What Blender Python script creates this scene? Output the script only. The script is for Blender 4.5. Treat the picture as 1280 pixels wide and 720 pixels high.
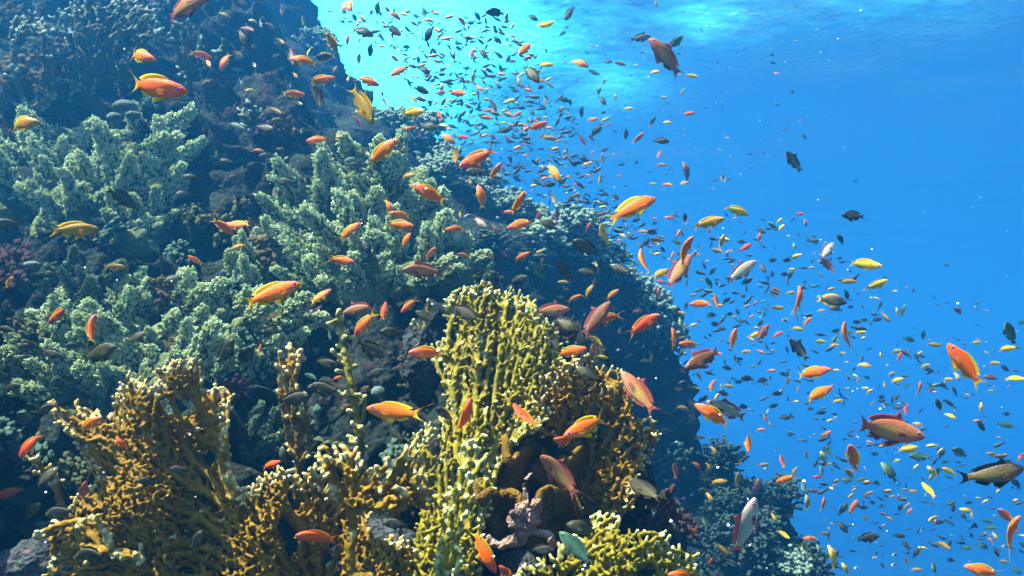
import bpy, math, random
import numpy as np
from mathutils import Vector, Matrix, Quaternion
R = math.radians
for o in list(bpy.data.objects):
    bpy.data.objects.remove(o)
SC = bpy.context.scene
COL = SC.collection

# ---------------------------------------------------------------- camera
LENS, PITCH = 30.0, 6.0
cam_data = bpy.data.cameras.new('camera')
cam_data.lens = LENS
cam_data.sensor_width = 36.0
cam_data.clip_start = 0.05
cam_data.clip_end = 500.0
cam = bpy.data.objects.new('camera', cam_data)
COL.objects.link(cam)
cam.location = (0, 0, 0)
cam.rotation_euler = (R(90 + PITCH), 0, 0)
SC.camera = cam

# ---------------------------------------------------------------- world, sun, exposure
SUN_EL, SUN_AZ = 62.0, -108.0  # azimuth measured from +Y towards +X
sd = Vector((math.sin(R(SUN_AZ)) * math.cos(R(SUN_EL)), math.cos(R(SUN_AZ)) * math.cos(R(SUN_EL)), math.sin(R(SUN_EL))))
world = bpy.data.worlds.new('World')
SC.world = world
world.use_nodes = True
wn = world.node_tree
bg = next(n for n in wn.nodes if n.type == 'BACKGROUND')
sky = wn.nodes.new('ShaderNodeTexSky')
sky.sky_type = 'NISHITA'
sky.sun_disc = False
sky.sun_elevation = R(SUN_EL)
sky.sun_rotation = R(SUN_AZ)
wn.links.new(sky.outputs[0], bg.inputs[0])
bg.inputs[1].default_value = 0.08
sl = bpy.data.lights.new('sun', 'SUN')
sl.energy = 5.0
sl.angle = R(0.6)
sl.color = (1.0, 1.0, 0.84)
so = bpy.data.objects.new('sun', sl)
COL.objects.link(so)
so.rotation_euler = sd.to_track_quat('Z', 'Y').to_euler()
so.location = (0, 0, 10)
vs = SC.view_settings
vs.view_transform = 'Standard'
vs.look = 'None'
vs.gamma = 1.0
vs.use_curve_mapping = False
vs.exposure = 3.15
cy = SC.cycles
cy.max_bounces = 6
cy.diffuse_bounces = 3
cy.glossy_bounces = 2
cy.transmission_bounces = 3
cy.volume_bounces = 1
cy.transparent_max_bounces = 12
cy.use_denoising = True
cy.use_adaptive_sampling = False
cy.caustics_reflective = False
cy.caustics_refractive = False

# ---------------------------------------------------------------- helpers
FP = LENS / 36.0 * 1280.0
FW = Vector((0, math.cos(R(PITCH)), math.sin(R(PITCH))))
UP = Vector((0, -math.sin(R(PITCH)), math.cos(R(PITCH))))
RT = Vector((1, 0, 0))
nFW, nUP, nRT = np.array(FW), np.array(UP), np.array(RT)

def at(px, py, d):
    """the point of the place that stands d metres in front of the diver, seen in the direction of the picture point"""
    return FW * d + RT * (d * (px - 640) / FP) + UP * (d * (360 - py) / FP)

def atn(px, py, d):
    px, py, d = np.asarray(px, float), np.asarray(py, float), np.asarray(d, float)
    return d[..., None] * (nFW + ((px - 640) / FP)[..., None] * nRT + ((360 - py) / FP)[..., None] * nUP)

def tag(o, label=None, cat=None, group=None, kind=None):
    if label: o['label'] = label
    if cat: o['category'] = cat
    if group: o['group'] = group
    if kind: o['kind'] = kind
    return o

def empty(name, loc=(0, 0, 0)):
    o = bpy.data.objects.new(name, None)
    o.empty_display_size = 0.02
    COL.objects.link(o)
    o.location = loc
    return o

def mesh_obj(name, me, parent=None):
    o = bpy.data.objects.new(name, me)
    COL.objects.link(o)
    if parent is not None:
        o.parent = parent
    return o

def make_mesh(name, V, F, mat=None, smooth=True, attr=None):
    """V (n,3) array, F (m,3) or (m,4) int array or a list of both"""
    me = bpy.data.meshes.new(name)
    V = np.ascontiguousarray(V, np.float32)
    Fs = F if isinstance(F, list) else [F]
    Fs = [np.asarray(f, np.int32) for f in Fs if len(f)]
    me.vertices.add(len(V))
    me.vertices.foreach_set('co', V.ravel())
    nl = sum(f.size for f in Fs)
    npoly = sum(len(f) for f in Fs)
    me.loops.add(nl)
    me.loops.foreach_set('vertex_index', np.concatenate([f.ravel() for f in Fs]))
    me.polygons.add(npoly)
    tot = np.concatenate([np.full(len(f), f.shape[1], np.int32) for f in Fs])
    me.polygons.foreach_set('loop_start', np.concatenate([[0], np.cumsum(tot)[:-1]]).astype(np.int32))
    me.polygons.foreach_set('use_smooth', np.full(npoly, smooth))
    me.update(calc_edges=True)
    me.validate()
    if attr is not None:
        for k, v in attr.items():
            a = me.attributes.new(k, 'FLOAT', 'POINT')
            a.data.foreach_set('value', np.ascontiguousarray(v, np.float32))
    if mat is not None:
        me.materials.append(mat)
    return me

def hash3(i, j, k, s):
    n = (i * 374761393 + j * 668265263 + k * 2147483647 + s * 974634777).astype(np.int64) & 0xffffffff
    n = ((n ^ (n >> 13)) * 1274126177) & 0xffffffff
    n = ((n ^ (n >> 16)) * 2246822519) & 0xffffffff
    return ((n ^ (n >> 15)) & 0xffff) / 65535.0

def vnoise(P, s=0):
    """smooth value noise in -1..1 for points (n,3)"""
    P = np.asarray(P, float)
    I = np.floor(P).astype(np.int64)
    f = P - I
    f = f * f * f * (f * (f * 6 - 15) + 10)
    r = 0
    for dx in (0, 1):
        wx = f[:, 0] if dx else 1 - f[:, 0]
        for dy in (0, 1):
            wy = f[:, 1] if dy else 1 - f[:, 1]
            for dz in (0, 1):
                wz = f[:, 2] if dz else 1 - f[:, 2]
                r = r + wx * wy * wz * hash3(I[:, 0] + dx, I[:, 1] + dy, I[:, 2] + dz, s)
    return r * 2 - 1

def fbm(P, octaves=4, s=0, gain=0.5):
    r, a, P = 0, 1.0, np.asarray(P, float)
    for k in range(octaves):
        r = r + a * vnoise(P + 17.3 * k, s + k)
        P = P * 2.03
        a *= gain
    return r

# ---------------------------------------------------------------- material helpers
def new_mat(name):
    m = bpy.data.materials.new(name)
    m.use_nodes = True
    nt = m.node_tree
    b = next(n for n in nt.nodes if n.type == 'BSDF_PRINCIPLED')
    return m, nt, b

def N(nt, kind, **kw):
    n = nt.nodes.new('ShaderNode' + kind)
    for k, v in kw.items():
        setattr(n, k, v)
    return n

def L(nt, a, b):
    nt.links.new(a, b)

def ramp(nt, fac, stops, interp='LINEAR'):
    r = N(nt, 'ValToRGB')
    r.color_ramp.interpolation = interp
    e = r.color_ramp.elements
    while len(e) < len(stops):
        e.new(0.5)
    for i, (p, c) in enumerate(stops):
        e[i].position = p
        e[i].color = (c[0], c[1], c[2], 1) if len(c) == 3 else c
    if fac is not None:
        L(nt, fac, r.inputs[0])
    return r.outputs[0]

def noise(nt, vec, scale, detail=4, rough=0.55, dist=0.0):
    n = N(nt, 'TexNoise')
    n.inputs['Scale'].default_value = scale
    n.inputs['Detail'].default_value = detail
    n.inputs['Roughness'].default_value = rough
    n.inputs['Distortion'].default_value = dist
    if vec is not None: L(nt, vec, n.inputs['Vector'])
    return n.outputs['Fac']

def voro(nt, vec, scale, feature='F1', out='Distance'):
    n = N(nt, 'TexVoronoi')
    n.feature = feature
    n.inputs['Scale'].default_value = scale
    if vec is not None: L(nt, vec, n.inputs['Vector'])
    return n.outputs[out]

def mix(nt, fac, a, b, mode='MIX'):
    n = N(nt, 'Mix', data_type='RGBA', blend_type=mode)
    for s, v in ((0, fac), (6, a), (7, b)):
        if isinstance(v, (int, float)): n.inputs[s].default_value = v
        elif isinstance(v, tuple): n.inputs[s].default_value = (*v, 1) if len(v) == 3 else v
        else: L(nt, v, n.inputs[s])
    return n.outputs[2]

def math_(nt, op, a, b=0.0, c=0.0, clamp=False):
    n = N(nt, 'Math', operation=op, use_clamp=clamp)
    for s, v in enumerate((a, b, c)):
        if isinstance(v, (int, float)): n.inputs[s].default_value = v
        else: L(nt, v, n.inputs[s])
    return n.outputs[0]

def bump(nt, b, h, strength=0.5, dist=0.01):
    n = N(nt, 'Bump')
    n.inputs['Strength'].default_value = strength
    n.inputs['Distance'].default_value = dist
    L(nt, h, n.inputs['Height'])
    L(nt, n.outputs[0], b.inputs['Normal'])
WATER_COL = (0.040, 0.40, 0.93, 1)
WATER_ABS = (0.0, 0.0, 0.0, 1)
WATER_DENS = 0.032
WATER_G = 0.67
# ================================================================ water, air above, sea floor
SURF_Z, BED_Z = 5.2, -30.0
# the water itself: one closed box of even density round the whole place
HX, HY0, HY1 = 130.0, -20.0, 210.0
hv = np.array([[x, y, z] for x in (-HX, HX) for y in (HY0, HY1) for z in (BED_Z - 1.0, SURF_Z + 0.45)])
hf = np.array([[0, 1, 3, 2], [4, 6, 7, 5], [0, 4, 5, 1], [2, 3, 7, 6], [0, 2, 6, 4], [1, 5, 7, 3]])
hm = bpy.data.materials.new('sea_water')
hm.use_nodes = True
hn = hm.node_tree
for n in list(hn.nodes):
    if n.type == 'BSDF_PRINCIPLED': hn.nodes.remove(n)
pv = N(hn, 'VolumePrincipled')
pv.inputs['Color'].default_value = WATER_COL
pv.inputs['Density'].default_value = WATER_DENS
pv.inputs['Anisotropy'].default_value = WATER_G
pv.inputs['Absorption Color'].default_value = WATER_ABS
out = next(n for n in hn.nodes if n.type == 'OUTPUT_MATERIAL')
L(hn, pv.outputs[0], out.inputs['Volume'])
hz = mesh_obj('haze', make_mesh('haze', hv, hf, hm, smooth=False))
tag(hz, kind='stuff')

# the surface seen from below: a rippled sheet
n = 420
xs = np.linspace(-1, 1, n); ys = np.linspace(0, 1, n)
gx, gy = np.meshgrid(np.sign(xs) * np.abs(xs) ** 1.3 * 129, -19 + ys ** 1.6 * 228)
Pq = np.stack([gx.ravel(), gy.ravel(), np.zeros(n * n)], 1)
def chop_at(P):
    """waves made steeper where the surface should glow: by the crest and in patches"""
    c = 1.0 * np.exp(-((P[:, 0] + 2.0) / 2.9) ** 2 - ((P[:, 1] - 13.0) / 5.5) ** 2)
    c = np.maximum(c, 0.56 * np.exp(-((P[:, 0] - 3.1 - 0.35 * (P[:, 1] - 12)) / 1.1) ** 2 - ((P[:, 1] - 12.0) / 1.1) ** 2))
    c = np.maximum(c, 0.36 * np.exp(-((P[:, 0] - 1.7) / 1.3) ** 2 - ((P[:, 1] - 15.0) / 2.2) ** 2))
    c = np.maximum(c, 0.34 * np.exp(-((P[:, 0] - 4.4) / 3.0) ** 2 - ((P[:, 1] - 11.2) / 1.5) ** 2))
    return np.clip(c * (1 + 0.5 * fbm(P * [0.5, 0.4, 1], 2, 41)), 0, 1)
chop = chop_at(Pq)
hgt = (0.05 + 0.07 * chop) * fbm(Pq * [0.55, 0.9, 1], 3, 5) + (0.006 + 0.035 * chop) * fbm(Pq * [2.2, 3.4, 1], 3, 9)
Pq[:, 2] = SURF_Z + hgt
idx = np.arange(n * n).reshape(n, n)
Fq = np.stack([idx[:-1, :-1].ravel(), idx[:-1, 1:].ravel(), idx[1:, 1:].ravel(), idx[1:, :-1].ravel()], 1)
wm, nt, b = new_mat('water_surface')
nt.nodes.remove(b)
geo = N(nt, 'NewGeometry')
nz = noise(nt, geo.outputs['Position'], 5.5, 4, 0.55, 0.4)
bp = N(nt, 'Bump')
bp.inputs['Strength'].default_value = 1.0
bp.inputs['Distance'].default_value = 0.10
ca = N(nt, 'Attribute'); ca.attribute_name = 'chop'
L(nt, math_(nt, 'MULTIPLY_ADD', ca.outputs['Fac'], 0.85, 0.17), bp.inputs['Strength'])
L(nt, nz, bp.inputs['Height'])
fr = N(nt, 'Fresnel')
fr.inputs['IOR'].default_value = 1.33
L(nt, bp.outputs[0], fr.inputs['Normal'])
tr = N(nt, 'BsdfTransparent')
gl = N(nt, 'BsdfGlossy')
gl.inputs['Roughness'].default_value = 0.08
L(nt, bp.outputs[0], gl.inputs['Normal'])
mx = N(nt, 'MixShader')
rf = N(nt, 'BsdfRefraction')
rf.inputs['IOR'].default_value = 1.12
rf.inputs['Roughness'].default_value = 0.22
L(nt, bp.outputs[0], rf.inputs['Normal'])
m1 = N(nt, 'MixShader')
m1.inputs[0].default_value = 0.35
L(nt, tr.outputs[0], m1.inputs[1]); L(nt, rf.outputs[0], m1.inputs[2])
L(nt, fr.outputs[0], mx.inputs[0]); L(nt, m1.outputs[0], mx.inputs[1]); L(nt, gl.outputs[0], mx.inputs[2])
# added translucent cyan tint over the chop paints the bright glow of the surface
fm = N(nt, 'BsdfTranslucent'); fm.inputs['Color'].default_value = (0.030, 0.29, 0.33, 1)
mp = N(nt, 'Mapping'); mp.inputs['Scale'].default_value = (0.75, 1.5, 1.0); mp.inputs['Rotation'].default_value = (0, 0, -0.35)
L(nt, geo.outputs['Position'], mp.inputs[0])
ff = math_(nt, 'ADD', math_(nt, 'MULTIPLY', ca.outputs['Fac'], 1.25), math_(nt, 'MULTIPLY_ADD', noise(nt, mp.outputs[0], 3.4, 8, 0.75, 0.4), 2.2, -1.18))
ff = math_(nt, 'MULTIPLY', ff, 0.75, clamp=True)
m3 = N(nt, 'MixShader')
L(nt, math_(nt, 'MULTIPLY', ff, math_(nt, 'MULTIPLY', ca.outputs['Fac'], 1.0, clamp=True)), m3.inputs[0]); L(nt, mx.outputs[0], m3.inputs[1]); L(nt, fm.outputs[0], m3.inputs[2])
L(nt, m3.outputs[0], next(q for q in nt.nodes if q.type == 'OUTPUT_MATERIAL').inputs['Surface'])
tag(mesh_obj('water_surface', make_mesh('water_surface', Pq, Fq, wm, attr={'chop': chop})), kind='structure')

# sea floor far below the reef
n = 160
gx, gy = np.meshgrid(np.linspace(-129, 129, n), np.linspace(-19.5, 209, n))
Pq = np.stack([gx.ravel(), gy.ravel(), np.zeros(n * n)], 1)
Pq[:, 2] = BED_Z + 0.4 * fbm(Pq * 0.2, 4, 3) + 0.04 * fbm(Pq * 2.0, 3, 8)
idx = np.arange(n * n).reshape(n, n)
Fq = np.stack([idx[:-1, :-1].ravel(), idx[:-1, 1:].ravel(), idx[1:, 1:].ravel(), idx[1:, :-1].ravel()], 1)
sm, nt, b = new_mat('reef_sand')
geo = N(nt, 'NewGeometry')
L(nt, ramp(nt, noise(nt, geo.outputs['Position'], 1.5, 6), [(0.3, (0.20, 0.18, 0.13)), (0.7, (0.42, 0.39, 0.30))]), b.inputs['Base Color'])
b.inputs['Roughness'].default_value = 0.9
tag(mesh_obj('seabed', make_mesh('seabed', Pq, Fq, sm)), kind='structure')
# ================================================================ reef terrain
def rock_material(name, base, dark, pink, green, pale):
    m, nt, b = new_mat(name)
    geo = N(nt, 'NewGeometry')
    pos = geo.outputs['Position']
    c = ramp(nt, noise(nt, pos, 6.0, 8, 0.65), [(0.30, dark), (0.55, base), (0.75, green)])
    pk = math_(nt, 'MULTIPLY_ADD', noise(nt, pos, 9.0, 5, 0.6, 0.5), 6.0, -3.35, clamp=True)
    c = mix(nt, pk, c, pink)
    sp = math_(nt, 'MULTIPLY_ADD', noise(nt, pos, 38.0, 4, 0.6), 9.0, -5.6, clamp=True)
    c = mix(nt, sp, c, pale)
    L(nt, c, b.inputs['Base Color'])
    b.inputs['Roughness'].default_value = 0.95
    b.inputs['Specular IOR Level'].default_value = 0.06
    v = voro(nt, pos, 55.0)
    h = math_(nt, 'ADD', noise(nt, pos, 30.0, 8, 0.7), math_(nt, 'MULTIPLY', v, 0.5))
    bump(nt, b, h, 1.0, 0.03)
    return m

ROCK = rock_material('reef_rock', (0.016, 0.022, 0.016), (0.005, 0.007, 0.006), (0.042, 0.020, 0.022), (0.022, 0.036, 0.018), (0.10, 0.11, 0.085))

# near slope: control points (picture x, y, distance) pulled into a sheet that leans back with the reef
CP = [(-250,-60,4.6),(-250,150,4.0),(-250,330,3.2),(-250,520,2.6),(-250,720,1.9),
 (0,-60,4.7),(0,20,4.4),(150,50,4.2),(260,60,4.3),(310,110,4.4),(150,-60,4.8),(280,-40,5.0),
 (250,190,3.8),(110,210,3.6),(0,210,3.5),(0,330,3.05),(150,330,3.15),(270,330,3.2),(330,220,3.7),
 (400,210,3.7),(470,240,3.6),(560,300,3.6),(600,340,3.6),(400,350,3.15),(520,380,3.0),(200,420,2.85),(60,430,2.8),(400,450,2.5),
 (520,440,2.35),(600,450,2.25),(700,470,2.25),(770,500,2.3),
 (0,500,2.7),(0,600,2.6),(100,600,2.3),(250,600,2.05),(420,560,2.1),(520,560,2.08),(620,560,2.02),(700,580,2.02),(790,610,2.1),
 (0,720,1.9),(120,700,1.75),(250,720,1.7),(450,720,1.72),(620,700,1.76),(700,690,1.78),(760,720,1.75),(850,740,1.9),
 (-250,1000,1.2),(100,1000,1.15),(450,1000,1.1),(700,1000,1.2),(850,1000,1.4)]
CP = np.array(CP, float)
W = atn(CP[:, 0], CP[:, 1], CP[:, 2])
s45 = math.sqrt(0.5)
EU, EV, EN = np.array([1, 0, 0]), np.array([0, s45, s45]), np.array([0, -s45, s45])
cu, cv, cw = W @ EU, W @ EV, W @ EN

def rbf_fit(u, v, w, reg=0.02):
    d = np.hypot(u[:, None] - u[None], v[:, None] - v[None])
    A = np.block([[d + 0 * reg, np.stack([np.ones_like(u), u, v], 1)], [np.stack([np.ones_like(u), u, v]), np.zeros((3, 3))]])
    A[:len(u), :len(u)] -= reg * np.eye(len(u))
    return np.linalg.solve(A, np.concatenate([w, np.zeros(3)]))
def rbf_eval(c, u, v, U, V_):
    d = np.hypot(U[:, None] - u[None], V_[:, None] - v[None])
    return d @ c[:len(u)] + c[-3] + c[-2] * U + c[-1] * V_
cf = rbf_fit(cu, cv, cw)
nu, nv = 460, 520
U, V_ = np.meshgrid(np.linspace(-3.4, 2.2, nu), np.linspace(-0.9, 6.2, nv))
U, V_ = U.ravel(), V_.ravel()
wv = np.concatenate([rbf_eval(cf, cu, cv, U[i:i + 20000], V_[i:i + 20000]) for i in range(0, len(U), 20000)])
# the sheet ends in a steep edge towards the open water
ED = atn(*np.array([(1000,1000,1.5),(850,740,1.8),(800,610,2.1),(775,500,2.3),(620,350,3.5),(560,300,3.6),(470,235,3.7),(330,120,4.4),(290,-60,5.0),(200,-300,6.5)], float).T)
ev_, eu_ = ED @ EV, ED @ EU
o_ = np.argsort(ev_)
over = np.clip(U - np.interp(V_, ev_[o_], eu_[o_]) + 0.05 * fbm(np.stack([U * 3, V_ * 3, 0 * U], 1), 2, 77), 0, 9)
wv = np.clip(wv, -9, 1.2) - 2.6 * over
P = U[:, None] * EU + V_[:, None] * EV + wv[:, None] * EN
dsp = 0.13 * fbm(P * 2.6, 3, 11) + 0.07 * fbm(P * 8, 5, 21) - 0.07
lump = np.abs(vnoise(P * 11, 44)) * 0.05 + 0.022 * fbm(P * 26, 3, 45) + 0.02 * np.abs(vnoise(P * 34, 47))
P = P + (dsp + lump)[:, None] * EN + 0.06 * np.stack([fbm(P * 7, 2, 31), fbm(P * 7, 2, 32), fbm(P * 7, 2, 33)], 1)
idx = np.arange(nu * nv).reshape(nv, nu)
Fq = np.stack([idx[:-1, :-1].ravel(), idx[:-1, 1:].ravel(), idx[1:, 1:].ravel(), idx[1:, :-1].ravel()], 1)
near_me = make_mesh('reef_slope', P, Fq, ROCK)
tag(mesh_obj('reef_slope', near_me), kind='structure')

# far flank: x of the rock face for each height z and distance y
FARROCK = rock_material('far_reef_rock', (0.012, 0.020, 0.016), (0.005, 0.008, 0.008), (0.018, 0.018, 0.018), (0.022, 0.034, 0.024), (0.10, 0.13, 0.10))
ZT = np.array([-30.5, -11.5, -6.0, -3.0, -1.2, -0.75, -0.2, 0.45, 0.8, 1.05, 1.3, 1.75, 2.2, 2.76, 3.1, 3.9])
XT = np.array([9.0, 5.0, 3.6, 2.6, 1.55, 1.2, 1.12, 1.08, 0.85, 0.35, 0.0, -0.68, -1.15, -1.70, -2.0, -3.6])
nz_, ny_ = 300, 330
ZZ, YY = np.meshgrid(np.concatenate([np.linspace(-30.5, -6, 60)[:-1], np.linspace(-6, 3.9, nz_ - 59)]), 3.4 + np.linspace(0, 1, ny_) ** 1.6 * 40, indexing='ij')
ZZ, YY = ZZ.ravel(), YY.ravel()
XX = np.interp(ZZ, ZT, XT)
XX = XX - np.clip(6.2 - YY, 0, 9) * (1.05 - 0.0 * ZZ) - 0.10 * np.clip(YY - 7.5, 0, 99) + 0.08
P = np.stack([XX, YY, ZZ], 1)
d1 = 0.20 * fbm(P * 0.9, 3, 61) + 0.12 * fbm(P * 3.0, 3, 62) + 0.10 * np.abs(vnoise(P * 7, 63)) + 0.05 * fbm(P * 14, 2, 64)
P = P + d1[:, None] * np.array([0.75, -0.45, 0.25])
idx = np.arange(nz_ * ny_).reshape(nz_, ny_)
Fq = np.stack([idx[:-1, :-1].ravel(), idx[:-1, 1:].ravel(), idx[1:, 1:].ravel(), idx[1:, :-1].ravel()], 1)
far_me = make_mesh('reef_drop_off', P, Fq, FARROCK)
tag(mesh_obj('reef_drop_off', far_me), kind='structure')
# low knoll at the foot of the drop-off, below the open water
nk = 260
U, V_ = np.meshgrid(np.linspace(-1, 1, nk), np.linspace(-1, 1, nk))
U, V_ = U.ravel(), V_.ravel()
rr = np.clip(np.hypot(U, V_), 0, 1.5)
kc = at(858, 668, 5.8)
P = np.stack([kc.x + U * 2.2, kc.y + V_ * 2.2, kc.z + 0.25 - 5.0 * np.clip(rr - 0.12, 0, 2) ** 1.6 - 40 * np.clip(rr - 0.8, 0, 1) ** 2], 1)
P = P + (0.22 * fbm(P * 2, 3, 71) + 0.12 * fbm(P * 6, 3, 72))[:, None] * np.array([0.3, -0.3, 0.9]) + 0.07 * np.stack([fbm(P * 8, 2, 73), fbm(P * 8, 2, 74), fbm(P * 8, 2, 75)], 1)
idx = np.arange(nk * nk).reshape(nk, nk)
Fq = np.stack([idx[:-1, :-1].ravel(), idx[:-1, 1:].ravel(), idx[1:, 1:].ravel(), idx[1:, :-1].ravel()], 1)
knoll_me = make_mesh('reef_knoll', P, Fq, FARROCK)
tag(mesh_obj('reef_knoll', knoll_me), kind='structure')

# an unseen rock added beside the diver to keep the low corner in shade
nk, mk = 150, 110
A_, B_ = np.meshgrid(np.linspace(0, 2 * math.pi, nk, endpoint=False), np.linspace(0.02, 1, mk))
A_, B_ = A_.ravel(), B_.ravel()
oc = np.array([-2.0, 1.7, -1.6])
rr = 0.58 * np.sqrt(np.clip(1 - (1 - B_) ** 2.6, 0, 1)) * (1 + 0.2 * (B_))
P = np.stack([oc[0] + rr * np.cos(A_), oc[1] + rr * 1.25 * np.sin(A_), oc[2] + 2.8 * (1 - B_ ** 1.6)], 1)
nrm_ = np.stack([np.cos(A_), np.sin(A_), 0.4 + 0 * A_], 1)
P = P + nrm_ * (0.10 * fbm(P * 2.4, 3, 81) + 0.06 * fbm(P * 9, 4, 82) + 0.03 * np.abs(vnoise(P * 20, 83)))[:, None]
idx = np.arange(nk * mk).reshape(mk, nk)
nx_ = np.roll(idx, -1, axis=1)
Fq = np.stack([idx[:-1].ravel(), idx[1:].ravel(), nx_[1:].ravel(), nx_[:-1].ravel()], 1)
cap = np.concatenate([[len(P)], []]).astype(int)
P = np.concatenate([P, P[:nk].mean(0, keepdims=True)])
Ft = np.stack([np.full(nk, len(P) - 1), idx[0], nx_[0]], 1)
tag(mesh_obj('added_shade_rock', make_mesh('added_shade_rock', P, [Fq, Ft], ROCK)), kind='structure')
# ================================================================ corals
from mathutils.bvhtree import BVHTree
from mathutils.kdtree import KDTree

def bvh_of(me):
    n = len(me.vertices)
    co = np.empty(n * 3, np.float32); me.vertices.foreach_get('co', co)
    nl = len(me.loops)
    li = np.empty(nl, np.int32); me.loops.foreach_get('vertex_index', li)
    return BVHTree.FromPolygons(co.reshape(-1, 3).tolist(), li.reshape(-1, 4).tolist())
near_bvh, far_bvh, knoll_bvh = bvh_of(near_me), bvh_of(far_me), bvh_of(knoll_me)

def hit(bvh, px, py):
    d = at(px, py, 1.0).normalized()
    loc, nrm, i, dist = bvh.ray_cast(Vector((0, 0, 0)), d)
    if loc is None: return None
    if nrm.dot(d) > 0: nrm = -nrm
    return loc, nrm

def in_poly(x, y, poly):
    r = np.zeros(len(x), bool)
    n = len(poly)
    for i in range(n):
        x1, y1 = poly[i]; x2, y2 = poly[(i + 1) % n]
        if y1 == y2: continue
        c = ((y1 > y) != (y2 > y)) & (x < (x2 - x1) * (y - y1) / (y2 - y1) + x1)
        r ^= c
    return r

def edge_dist(x, y, poly, skip_below=None):
    d = np.full(len(x), 1e9)
    n = len(poly)
    for i in range(n):
        a = np.array(poly[i], float); b = np.array(poly[(i + 1) % n], float)
        if skip_below is not None and min(a[1], b[1]) > skip_below: continue
        ab = b - a
        t = np.clip(((x - a[0]) * ab[0] + (y - a[1]) * ab[1]) / (ab @ ab + 1e-9), 0, 1)
        d = np.minimum(d, np.hypot(x - a[0] - t * ab[0], y - a[1] - t * ab[1]))
    return d

def colonize(A, roots, step, kill, infl, trop, rng, iters=260):
    """space colonisation: branches grow from the roots towards the points A"""
    nodes = [np.array(r, float) for r in roots]
    parent = [-1] * len(nodes)
    A = np.array(A, float)
    D = np.full(len(A), 1e9); I = np.zeros(len(A), int)
    new = list(range(len(nodes)))
    alive = np.ones(len(A), bool)
    trop = np.array(trop, float)
    for it in range(iters):
        Q = np.array([nodes[i] for i in new])
        al = np.nonzero(alive)[0]
        if not len(al): break
        d = np.linalg.norm(A[al][:, None] - Q[None], axis=2)
        m = d.argmin(1); dm = d[np.arange(len(al)), m]
        better = dm < D[al]
        D[al[better]] = dm[better]; I[al[better]] = np.array(new)[m[better]]
        alive &= D > kill
        al = np.nonzero(alive & (D < infl if it > 0 else alive))[0]
        if not len(al):
            al = np.nonzero(alive)[0]
            if not len(al): break
            k = al[D[al].argmin()]; al = np.array([k])
        src = I[al]
        v = A[al] - np.array(nodes)[src]
        v /= np.linalg.norm(v, axis=1)[:, None] + 1e-9
        u, inv = np.unique(src, return_inverse=True)
        s = np.zeros((len(u), 3)); np.add.at(s, inv, v)
        new = []
        for k, i in enumerate(u):
            g = s[k] / (np.linalg.norm(s[k]) + 1e-9) + trop * 0.5 + rng.normal(0, 0.14, 3)
            g /= np.linalg.norm(g) + 1e-9
            nodes.append(nodes[i] + g * step); parent.append(int(i)); new.append(len(nodes) - 1)
        if len(nodes) > 20000: break
    return np.array(nodes), np.array(parent)

_ico = None
def ico(sub=1):
    t = (1 + 5 ** .5) / 2
    V = np.array([(-1, t, 0), (1, t, 0), (-1, -t, 0), (1, -t, 0), (0, -1, t), (0, 1, t), (0, -1, -t), (0, 1, -t), (t, 0, -1), (t, 0, 1), (-t, 0, -1), (-t, 0, 1)], float)
    V /= np.linalg.norm(V[0])
    F = [(0, 11, 5), (0, 5, 1), (0, 1, 7), (0, 7, 10), (0, 10, 11), (1, 5, 9), (5, 11, 4), (11, 10, 2), (10, 7, 6), (7, 1, 8), (3, 9, 4), (3, 4, 2), (3, 2, 6), (3, 6, 8), (3, 8, 9), (4, 9, 5), (2, 4, 11), (6, 2, 10), (8, 6, 7), (9, 8, 1)]
    for _ in range(sub):
        V = V.tolist(); cache = {}; G = []
        def mid(a, b):
            k = (min(a, b), max(a, b))
            if k not in cache:
                m = (np.array(V[a]) + np.array(V[b])) / 2
                V.append((m / np.linalg.norm(m)).tolist()); cache[k] = len(V) - 1
            return cache[k]
        for a, b, c in F:
            ab, bc, ca = mid(a, b), mid(b, c), mid(c, a)
            G += [(a, ab, ca), (b, bc, ab), (c, ca, bc), (ab, bc, ca)]
        F = G; V = np.array(V)
    return np.array(V), np.array(F)

def tubes(A, B, ra, rb, sides=6):
    """closed frustums from points A to B"""
    A, B = np.asarray(A, float), np.asarray(B, float)
    d = B - A; ln = np.linalg.norm(d, axis=1)[:, None] + 1e-9; d = d / ln
    h = np.where(np.abs(d[:, 2:3]) < 0.9, np.array([[0, 0, 1.0]]), np.array([[1.0, 0, 0]]))
    u = np.cross(d, h); u /= np.linalg.norm(u, axis=1)[:, None]; v = np.cross(d, u)
    an = np.arange(sides) * 2 * math.pi / sides
    ring = np.cos(an)[None, :, None] * u[:, None] + np.sin(an)[None, :, None] * v[:, None]
    V = np.concatenate([A[:, None] + ring * np.asarray(ra)[:, None, None], B[:, None] + ring * np.asarray(rb)[:, None, None], A[:, None], B[:, None]], 1)
    m = 2 * sides + 2
    f = []
    for i in range(sides):
        j = (i + 1) % sides
        f += [(i, j, sides + j), (i, sides + j, sides + i), (j, i, 2 * sides), (sides + i, sides + j, 2 * sides + 1)]
    F = (np.arange(len(A)) * m)[:, None, None] + np.array(f)[None, :, ::-1]
    return V.reshape(-1, 3), F.reshape(-1, 3)

IV0, IF0 = ico(0)
IV1, IF1 = ico(1)
IV2, IF2 = ico(2)
def balls(C, r, base=(IV1, IF1)):
    V = np.asarray(C)[:, None] + base[0][None] * np.asarray(r)[:, None, None]
    F = (np.arange(len(C)) * len(base[0]))[:, None, None] + base[1][None]
    return V.reshape(-1, 3), F.reshape(-1, 3)

def join(parts):
    V, F, o = [], [], 0
    for v, f in parts:
        V.append(v); F.append(np.asarray(f) + o); o += len(v)
    return np.concatenate(V), np.concatenate(F)

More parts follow.
